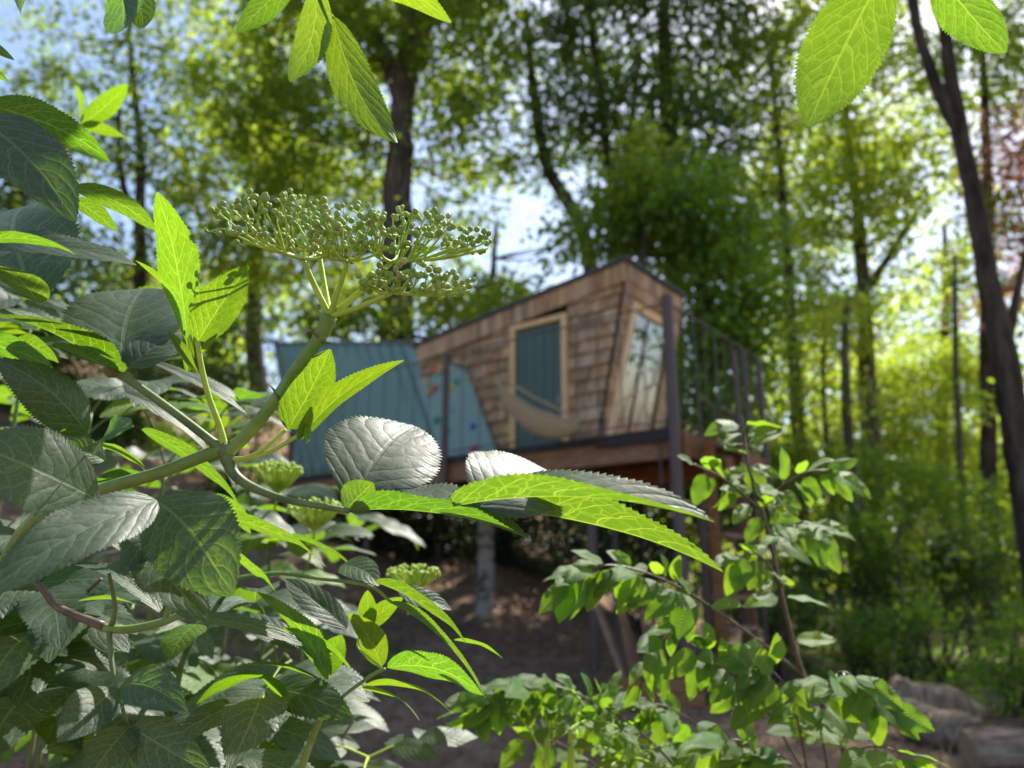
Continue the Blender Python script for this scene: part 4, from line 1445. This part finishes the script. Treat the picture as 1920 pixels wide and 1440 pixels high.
# ---- lower elder shoots
lo = D(600, 1500, .62)
low = thing('elder_shrub', (lo.x, lo.y, 0), 'low elder shoot with bright translucent leaves spreading over the bare earth', 'shrub')
stem(low, [(480, 2400, .75), (545, 1560, .64), (565, 1445, .62), (590, 1372, .615), (606, 1338, .61)], [20, 16, 14, 13, 13], M_STEM)
stem(low, [(606, 1338, .61), (650, 1300, .60), (695, 1268, .59), (722, 1254, .585)], [9, 7, 7, 5], M_STEM)
stem(low, [(606, 1338, .61), (602, 1305, .61), (602, 1276, .61)], [9, 8, 6], M_SHOOT)
stem(low, [(440, 1085, .72), (520, 1075, .66), (600, 1085, .60), (690, 1098, .57), (735, 1130, .55)], [9, 8, 7, 7, 5], M_STEM)
stem(low, [(715, 1252, .585), (672, 1215, .6), (675, 1190, .6)], [5, 4, 4], M_SHOOT)
stem(low, [(440, 1085, .72), (330, 1300, .78), (360, 1800, .8), (430, 2300, .8)], [9, 12, 14, 16], M_STEM_D)
lv = [
    (705, 1092, .57, 876, 1204, .52, 96, (.1, .75, -.62), dict(fold=14, arch=.06)),
    (732, 1130, .55, 912, 1305, .49, 92, (.25, .72, -.6), dict(fold=16, arch=.06, peak=.45)),
    (745, 1105, .60, 848, 1142, .60, 44, (.0, .8, .6), dict(fold=10)),
    (640, 1060, .60, 712, 1098, .57, 60, (.0, .8, .6), dict(fold=12)),
    (530, 1006, .66, 690, 1092, .62, 56, (.0, .8, -.5), dict(fold=12, arch=.08)),
    (726, 1252, .585, 906, 1302, .55, 104, (.0, .65, -.75), dict(fold=12, arch=.10, peak=.42)),
    (616, 1276, .61, 484, 1108, .60, 86, (.2, .72, -.65), dict(fold=12, arch=.06)),
    (650, 1180, .64, 535, 1085, .66, 60, (.2, .75, .5), dict(fold=12)),
    (600, 1275, .61, 415, 1256, .60, 48, (.0, .85, -.5), dict(fold=12, arch=.1)),
    (560, 1215, .62, 430, 1150, .64, 60, (.1, .85, .3), dict(fold=10)),
    (660, 1255, .60, 520, 1180, .62, 70, (.1, .75, -.6), dict(fold=10)),
]
for r in lv: add_leaf(low, r, M_ELDER)
lvy = [
    (716, 1250, .585, 654, 1148, .59, 76, (.3, .4, -.85), dict(fold=12)),
    (680, 1288, .60, 848, 1336, .57, 48, (.0, .8, -.6), dict(fold=10, arch=.12)),
    (676, 1290, .60, 788, 1348, .58, 40, (.0, .75, -.6), dict(fold=10, arch=.1)),
    (676, 1190, .6, 756, 1120, .6, 50, (-.4, .4, -.8), dict(fold=12)),
    (674, 1190, .6, 690, 1106, .6, 40, (.3, .4, -.8), dict(fold=12)),
    (500, 1264, .61, 366, 1322, .60, 52, (.1, .8, -.55), dict(fold=12, arch=.1)),
    (490, 1268, .61, 552, 1346, .59, 50, (-.2, .6, -.75), dict(fold=12, arch=.08)),
    (606, 1270, .62, 640, 1190, .62, 60, (-.3, .4, -.8), dict(fold=12)),
    (850, 1200, .6, 942, 1234, .6, 30, (0, .8, -.5), dict()),
    (370, 1170, .66, 320, 1238, .62, 80, (.1, .5, -.85), dict(fold=8, peak=.4)),
]
for r in lvy: add_leaf(low, r, M_YOUNG)

dk = D(200, 1500, .55)
dark = thing('elder_shrub', (dk.x, dk.y, 0), 'shaded elder sprig with brown twig and slate-dark leaves at lower left', 'shrub')
stem(dark, [(-300, 2300, .8), (-160, 1300, .62), (30, 1098, .54), (110, 1140, .53), (195, 1175, .52)], [20, 18, 11, 14, 18], M_TWIG, 'twig')
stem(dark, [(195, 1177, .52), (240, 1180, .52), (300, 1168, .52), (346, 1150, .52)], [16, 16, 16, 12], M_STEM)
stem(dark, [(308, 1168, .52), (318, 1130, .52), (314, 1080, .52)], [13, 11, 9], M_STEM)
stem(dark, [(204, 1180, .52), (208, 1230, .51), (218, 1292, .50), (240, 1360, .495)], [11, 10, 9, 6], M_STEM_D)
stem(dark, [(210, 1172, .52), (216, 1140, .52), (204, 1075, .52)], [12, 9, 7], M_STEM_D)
stem(dark, [(-60, 1300, .6), (60, 1205, .6), (190, 1085, .6)], [9, 8, 7], M_TWIG, 'twig')
dl_ = [
    (228, 1284, .50, 348, 1332, .46, 84, (.1, .6, .78), dict(fold=10, arch=.08)),
    (222, 1290, .50, 108, 1392, .45, 98, (.1, .55, .8), dict(fold=12, arch=.07)),
    (244, 1362, .495, 165, 1460, .45, 92, (.05, .55, .8), dict(fold=10, arch=.06)),
    (246, 1362, .495, 394, 1452, .45, 92, (.1, .6, .78), dict(fold=10, arch=.06)),
    (240, 1366, .495, 262, 1470, .47, 70, (-.4, .5, .75), dict(fold=14)),
    (306, 1152, .54, 142, 1056, .56, 44, (.1, .9, .1), dict(fold=12, arch=.08)),
    (300, 1158, .55, 148, 1124, .57, 44, (.0, .85, -.45), dict(fold=12, arch=.08)),
    (345, 1160, .54, 572, 1210, .54, 46, (.0, .93, .25), dict(fold=12, arch=.08)),
    (312, 1082, .52, 200, 1060, .53, 50, (0, .8, .5), dict()),
]
for r in dl_: add_leaf(dark, r, M_ELDER)


# ---- filler elder foliage further back: shared leaf meshes
def leaf_protos(mat, n, N, w, peak, teeth, net=True):
    out = []
    for i in range(n):
        me = leaf_mesh('leaf', Vector((0, 0, 0)), Vector((0, 1, 0)), w * random.uniform(.85, 1.1), Vector((0, 0, 1)), fold=random.uniform(6, 18), arch=random.uniform(.02, .12), curl=.15, wav=.1, N=N, nvh=3, teeth=teeth, peak=peak, mat=mat)
        out.append(me)
    return out


EP = leaf_protos(M_ELDER, 6, 22, .46, .44, .055)
EPY = leaf_protos(M_YOUNG, 3, 22, .42, .42, .055)
HP = leaf_protos(M_HORN, 9, 13, .58, .38, .07)


def put_leaf(me, parent, B, dirv, nrm, L):
    y = dirv.normalized()
    z_ = (nrm - y * nrm.dot(y)).normalized()
    x = y.cross(z_)
    m = Matrix((x, y, z_)).transposed().to_4x4()
    o = bpy.data.objects.new('leaf', me)
    COL.objects.link(o)
    o.parent = parent
    if parent.type == 'EMPTY': o.matrix_parent_inverse = Matrix.Translation(-parent.location)
    o.matrix_basis = Matrix.Translation(B) @ m @ Matrix.Scale(L, 4)
    return o


def rv(s=1.0):
    return Vector(RNG.normal(0, s, 3))


def compound(parent, s, dirv, L, nl, protos, mat, leafL):
    """pinnate leaf: rachis from s along dirv, pairs of leaflets and an end one"""
    dirv = dirv.normalized()
    e = s + dirv * L + Vector((0, 0, -.12 * L))
    P = bez([s, s.lerp(e, .5) + Vector((0, 0, .05 * L)), e], 4)
    MB().tube(P, lerp(.0016, .0009, len(P)), 5, cap=False).build('leaf_stalk', mat, parent, smooth=True)
    side = dirv.cross(Z)
    if side.length < .1: side = CR.copy()
    side.normalize()
    up = side.cross(dirv).normalized()
    if up.z < 0: up = -up
    up = (up + Vector((.1, -.75, .25))).normalized()
    for k in range(nl):
        f = .42 + .5 * k / max(1, nl - 1) if nl > 1 else .7
        p = s.lerp(e, f) + Vector((0, 0, .03 * L))
        for sg in (-1, 1):
            d = (dirv * .55 + side * sg + Vector((0, 0, -.25)) + rv(.15))
            put_leaf(random.choice(protos), parent, p, d, up + rv(.22), leafL * random.uniform(.8, 1.1))
    put_leaf(random.choice(protos), parent, e, dirv + Vector((0, 0, -.3)) + rv(.1), up + rv(.2), leafL * 1.15)


def filler(label, regions, base_px, n_canes):
    anchors = []
    for (x0, y0, x1, y1, d0, d1, n) in regions:
        for i in range(n):
            anchors.append((random.uniform(x0, x1), random.uniform(y0, y1), random.uniform(d0, d1)))
    b = D(base_px[0], base_px[1], base_px[2])
    t = thing('elder_shrub', (b.x, b.y, ground_z(b.x, b.y)), label, 'shrub')
    canes = [[] for _ in range(n_canes)]
    for a in sorted(anchors): canes[min(n_canes - 1, int(n_canes * sorted(anchors).index(a) / len(anchors)))].append(a)
    for cs in canes:
        if not cs: continue
        pts = sorted([D(*a) for a in cs], key=lambda p: p.z)
        c = sum(pts, Vector()) / len(pts)
        gp = Vector((b.x + random.uniform(-.1, .1), b.y + random.uniform(-.1, .1), ground_z(b.x, b.y) - .02))
        lowp, topp = pts[0], pts[-1]
        line = bez([gp, Vector((c.x, c.y, (gp.z + lowp.z) / 2)), Vector((c.x, c.y, lowp.z - .02)), Vector((c.x, c.y, max(c.z, topp.z - .05)))], 8)
        MB().tube(line, lerp(.005, .002, len(line)), 7).build('cane', M_STEM_D, t, smooth=True)
        for p in pts:
            s = min(line, key=lambda q: (q - p).length + max(0, q.z - p.z) * 2)
            d = (p - s)
            if d.length < .02: d = rv(.1)
            MB().tube(bez([s, s.lerp(p, .5) + Vector((0, 0, .01)), p], 4), .0016, 5, cap=False).build('leaf_stalk', M_STEM_D, t, smooth=True)
            hd = Vector((d.x, d.y, d.z * .3)) + rv(.03) + Vector((random.uniform(-.04, .1), -.06, 0))
            yng = random.random() < .2
            compound(t, p, hd, random.uniform(.11, .15), random.choice((2, 2, 3)), EPY if yng else EP, M_STEM, random.uniform(.085, .115))
    return t


filler('elder bush filling the left edge behind the sharp leaves', [(-150, 560, 160, 960, .75, 1.2, 12), (60, 700, 430, 1000, .85, 1.4, 10)], (60, 1600, 1.1), 4)
filler('elder bush filling the lower left corner', [(-100, 980, 300, 1420, .72, 1.2, 24), (230, 1120, 560, 1480, .75, 1.3, 17)], (150, 2000, 1.0), 5)
filler('elder bush in soft focus below the blue annexe', [(420, 900, 680, 1150, 1.05, 1.6, 9), (380, 860, 560, 980, 1.1, 1.6, 4)], (520, 1700, 1.4), 3)


def soft_umbel(x, y, d_, w_, h_):
    """half-open blossom cluster, out of focus"""
    jb = D(x, y + h_ * 1.2, d_)
    t = thing('elder_blossom', jb, 'out of focus yellow-green elder bud cluster ' + ('beside the dark pointed leaves' if x > 700 else ('right of the branch fork' if x < 540 else 'below the right arm of the branch')), 'bud cluster')
    mb = MB()
    mb.tube(bez([D(x - 10, y + h_ * 3, d_ + .05), D(x - 4, y + h_ * 2, d_ + .02), jb], 4), .0016, 6)
    ex = MB()
    for i in range(130):
        a = random.uniform(-1, 1)
        p = D(x + a * w_, y - h_ * (1 - .5 * a * a) * random.uniform(.1, .9), d_ + random.uniform(-.03, .03))
        mb.tube([jb, jb.lerp(p, .6) - CU * .003, p], [.0009, .0006, .0004], 4, cap=False)
        M4 = Matrix.Translation(p) @ Matrix.Scale(.0021, 4)
        b0 = len(ex.v)
        ex.v += [M4 @ v.co for v in bud_me.vertices]
        ex.f += [tuple(b0 + j for j in pp.vertices) for pp in bud_me.polygons]
    mb.build('stalk', M_SHOOT, t, smooth=True)
    ex.build('buds', M_SHOOT, t, smooth=True)['kind'] = 'stuff'


soft_umbel(775, 1080, .95, 50, 24)
soft_umbel(520, 890, 1.0, 46, 30)
soft_umbel(590, 960, .95, 50, 30)

# ------------------------------------------------------------------ hornbeam on the right
hb = W(1640, 2300, .8)
horn = thing('hornbeam_sapling', (hb.x, hb.y, ground_z(hb.x, hb.y)), 'hornbeam sapling with pleated green leaves on drooping sprays at lower right', 'sapling')
HS = [
    # sprays: list of pixel points with depth, number of leaves, leaf size in pixels
    ([(1660, 2400, 1.25), (1600, 1500, 1.25), (1500, 1250, 1.25), (1440, 1000, 1.25), (1400, 860, 1.25), (1392, 780, 1.25)], 20, 16, 78, .45),
    ([(1430, 960, 1.25), (1360, 900, 1.22), (1300, 870, 1.2)], 8, 9, 72, 0),
    ([(1430, 940, 1.25), (1500, 890, 1.22), (1560, 880, 1.2)], 8, 13, 84, 0),
    ([(1450, 1010, 1.25), (1500, 980, 1.2), (1540, 990, 1.18)], 7, 10, 84, 0),
    ([(1470, 1100, 1.25), (1420, 1040, 1.2), (1370, 1050, 1.18)], 7, 9, 80, 0),
    ([(1500, 1260, 1.25), (1380, 1170, 1.15), (1250, 1090, 1.1), (1140, 1060, 1.08), (1060, 1090, 1.06)], 9, 26, 92, .35),
    ([(1300, 1130, 1.13), (1260, 1180, 1.1), (1220, 1230, 1.08), (1200, 1290, 1.08)], 7, 12, 78, 0),
    ([(1640, 1700, 1.15), (1480, 1400, 1.12), (1380, 1260, 1.1), (1300, 1210, 1.08)], 10, 18, 88, .45),
    ([(1560, 1500, 1.12), (1540, 1330, 1.08), (1580, 1260, 1.05), (1660, 1330, 1.02)], 8, 20, 96, .2),
    ([(1520, 1480, 1.1), (1490, 1330, 1.06), (1450, 1260, 1.05), (1400, 1250, 1.05)], 8, 20, 96, .2),
    ([(1600, 1600, 1.1), (1600, 1430, 1.05), (1650, 1400, 1.0), (1720, 1430, .98)], 7, 10, 96, .2),
    ([(1450, 1700, 1.15), (1250, 1420, 1.15), (1080, 1300, 1.15), (960, 1290, 1.15), (890, 1330, 1.15)], 8, 30, 82, .4),
    ([(1200, 1700, 1.3), (1150, 1480, 1.3), (1060, 1400, 1.28), (980, 1380, 1.26)], 7, 14, 76, .3),
    ([(1250, 1700, 1.2), (1230, 1450, 1.2), (1180, 1380, 1.2), (1120, 1330, 1.2)], 7, 14, 76, .3),
    ([(1400, 1700, 1.2), (1380, 1480, 1.2), (1300, 1420, 1.2), (1220, 1430, 1.2)], 7, 14, 80, .3),
    ([(1500, 1700, 1.1), (1500, 1500, 1.1), (1470, 1420, 1.1), (1420, 1430, 1.1)], 7, 14, 84, .3),
    ([(1350, 1600, 1.18), (1330, 1400, 1.16), (1260, 1330, 1.16), (1200, 1320, 1.16)], 7, 18, 80, .2),
    ([(1450, 1650, 1.12), (1430, 1450, 1.1), (1390, 1390, 1.1), (1330, 1400, 1.1)], 7, 16, 82, .3),
]
HS = [([(x_, y_, d_ * .80) for x_, y_, d_ in p_], a_, b_, c_, e_) for p_, a_, b_, c_, e_ in HS]
hb2 = W(1330, 2300, .9)
horn_low = thing('hornbeam_sapling', (hb2.x, hb2.y, ground_z(hb2.x, hb2.y)), 'low spreading hornbeam with sunlit pleated leaves along the bottom edge', 'sapling')
horn_tall = horn
for hi, (pts, wst, nl, lpx, start) in enumerate(HS):
    horn = horn_tall if hi < 7 else horn_low
    P3 = bez([D(*p) for p in pts], 10)
    dm = pts[-1][2]
    MB().tube(P3, lerp(wst / FPX * dm * .35, 1.6 / FPX * dm, len(P3)), 6).build('twig', M_TWIG, horn, smooth=True)
    nl = int(nl * 1.3)
    for i in range(nl):
        f = start + (1 - start) * (i + random.uniform(.2, .9)) / nl
        ip = min(len(P3) - 2, int(f * (len(P3) - 1)))
        s = P3[ip]
        tdir = (P3[ip + 1] - P3[ip]).normalized()
        side = tdir.cross(CF).normalized() * (1 if i % 2 else -1)
        d = tdir * .6 + side * .75 + Vector((0, 0, -.75)) + rv(.28)
        L = lpx * .88 / FPX * dm * random.uniform(.55, 1.12)
        b = s + (d.normalized() * .006)
        MB().tube([s, b], .0006, 4, cap=False).build('leaf_stalk', M_TWIG, horn)
        nrm = Vector((random.uniform(-.4, .4), random.uniform(-1.3, -.3), .7)) + rv(.22)
        put_leaf(random.choice(HP), horn, b, d, nrm, L)

# ---- young pinnate seedlings in the bottom middle
def seedling(label, pts, wst, whorls, lpx, protos, smat):
    b = D(*pts[0])
    t = thing('seedling', (b.x, b.y, ground_z(b.x, b.y)), label, 'plant')
    P3 = bez([Vector((b.x, b.y, ground_z(b.x, b.y)))] + [D(*p) for p in pts], 8)
    d0 = pts[-1][2]
    MB().tube(P3, lerp(wst / FPX * d0 / 2, 2.5 / FPX * d0 / 2, len(P3)), 6).build('stem', smat, t, smooth=True)
    for k in range(whorls):
        f = .55 + .45 * (k + 1) / whorls
        ip = min(len(P3) - 2, int(f * (len(P3) - 1)))
        td = (P3[ip + 1] - P3[ip]).normalized()
        for sg in (-1, 1):
            d = td * .5 + CR * sg * .8 + rv(.25)
            put_leaf(random.choice(protos), t, P3[ip], d, Vector((0, -.5, .8)) + rv(.3), lpx / FPX * d0 * random.uniform(.8, 1.2))
    return t


seedling('thin seedling with small rounded pale leaves left of the yellow shoots', [(1030, 1500, .9), (1020, 1440, .9), (1005, 1390, .9), (975, 1345, .9), (945, 1325, .9)], 7, 5, 40, HP, M_SHOOT)
for k, (x, y) in enumerate(((1110, 1350), (1180, 1420))):
    b = D(x - 40, 1560, .95)
    t = thing('seedling', (b.x, b.y, ground_z(b.x, b.y)), ('feathery yellow-green elder shoot among the hornbeam leaves', 'lower feathery yellow-green shoot at the bottom edge')[k], 'plant')
    P3 = bez([Vector((b.x, b.y, ground_z(b.x, b.y))), b, D(x - 20, y + 60, .93), D(x, y, .92)], 8)
    MB().tube(P3, lerp(.006, .002, len(P3)), 6).build('stem', M_SHOOT, t, smooth=True)
    for j in range(6):
        a = j / 6 * 6.28
        compound(t, D(x, y, .92), CR * math.cos(a) + CU * (.45 + .3 * math.sin(a)) + CF * math.sin(a) * .7, .05, 3, EPY, M_SHOOT, .026)
for lab, (x, y), n_ in (('pale sunlit elder sucker at the bottom edge left of centre', (690, 1420), 3), ('small leafy weed on the earth near the bottom left', (470, 1400), 4)):
    b = D(x, y + 250, .95)
    t = thing('seedling', (b.x, b.y, ground_z(b.x, b.y)), lab, 'plant')
    P3 = bez([Vector((b.x, b.y, ground_z(b.x, b.y))), b, D(x, y, .9)], 8)
    MB().tube(P3, lerp(.005, .002, len(P3)), 6).build('stem', M_SHOOT, t, smooth=True)
    for j in range(n_):
        a = j / n_ * 6.28 + .6
        compound(t, D(x, y, .9), CR * math.cos(a) + CU * (.2) + CF * math.sin(a) * .8, .07, 2, EP, M_SHOOT, .06)
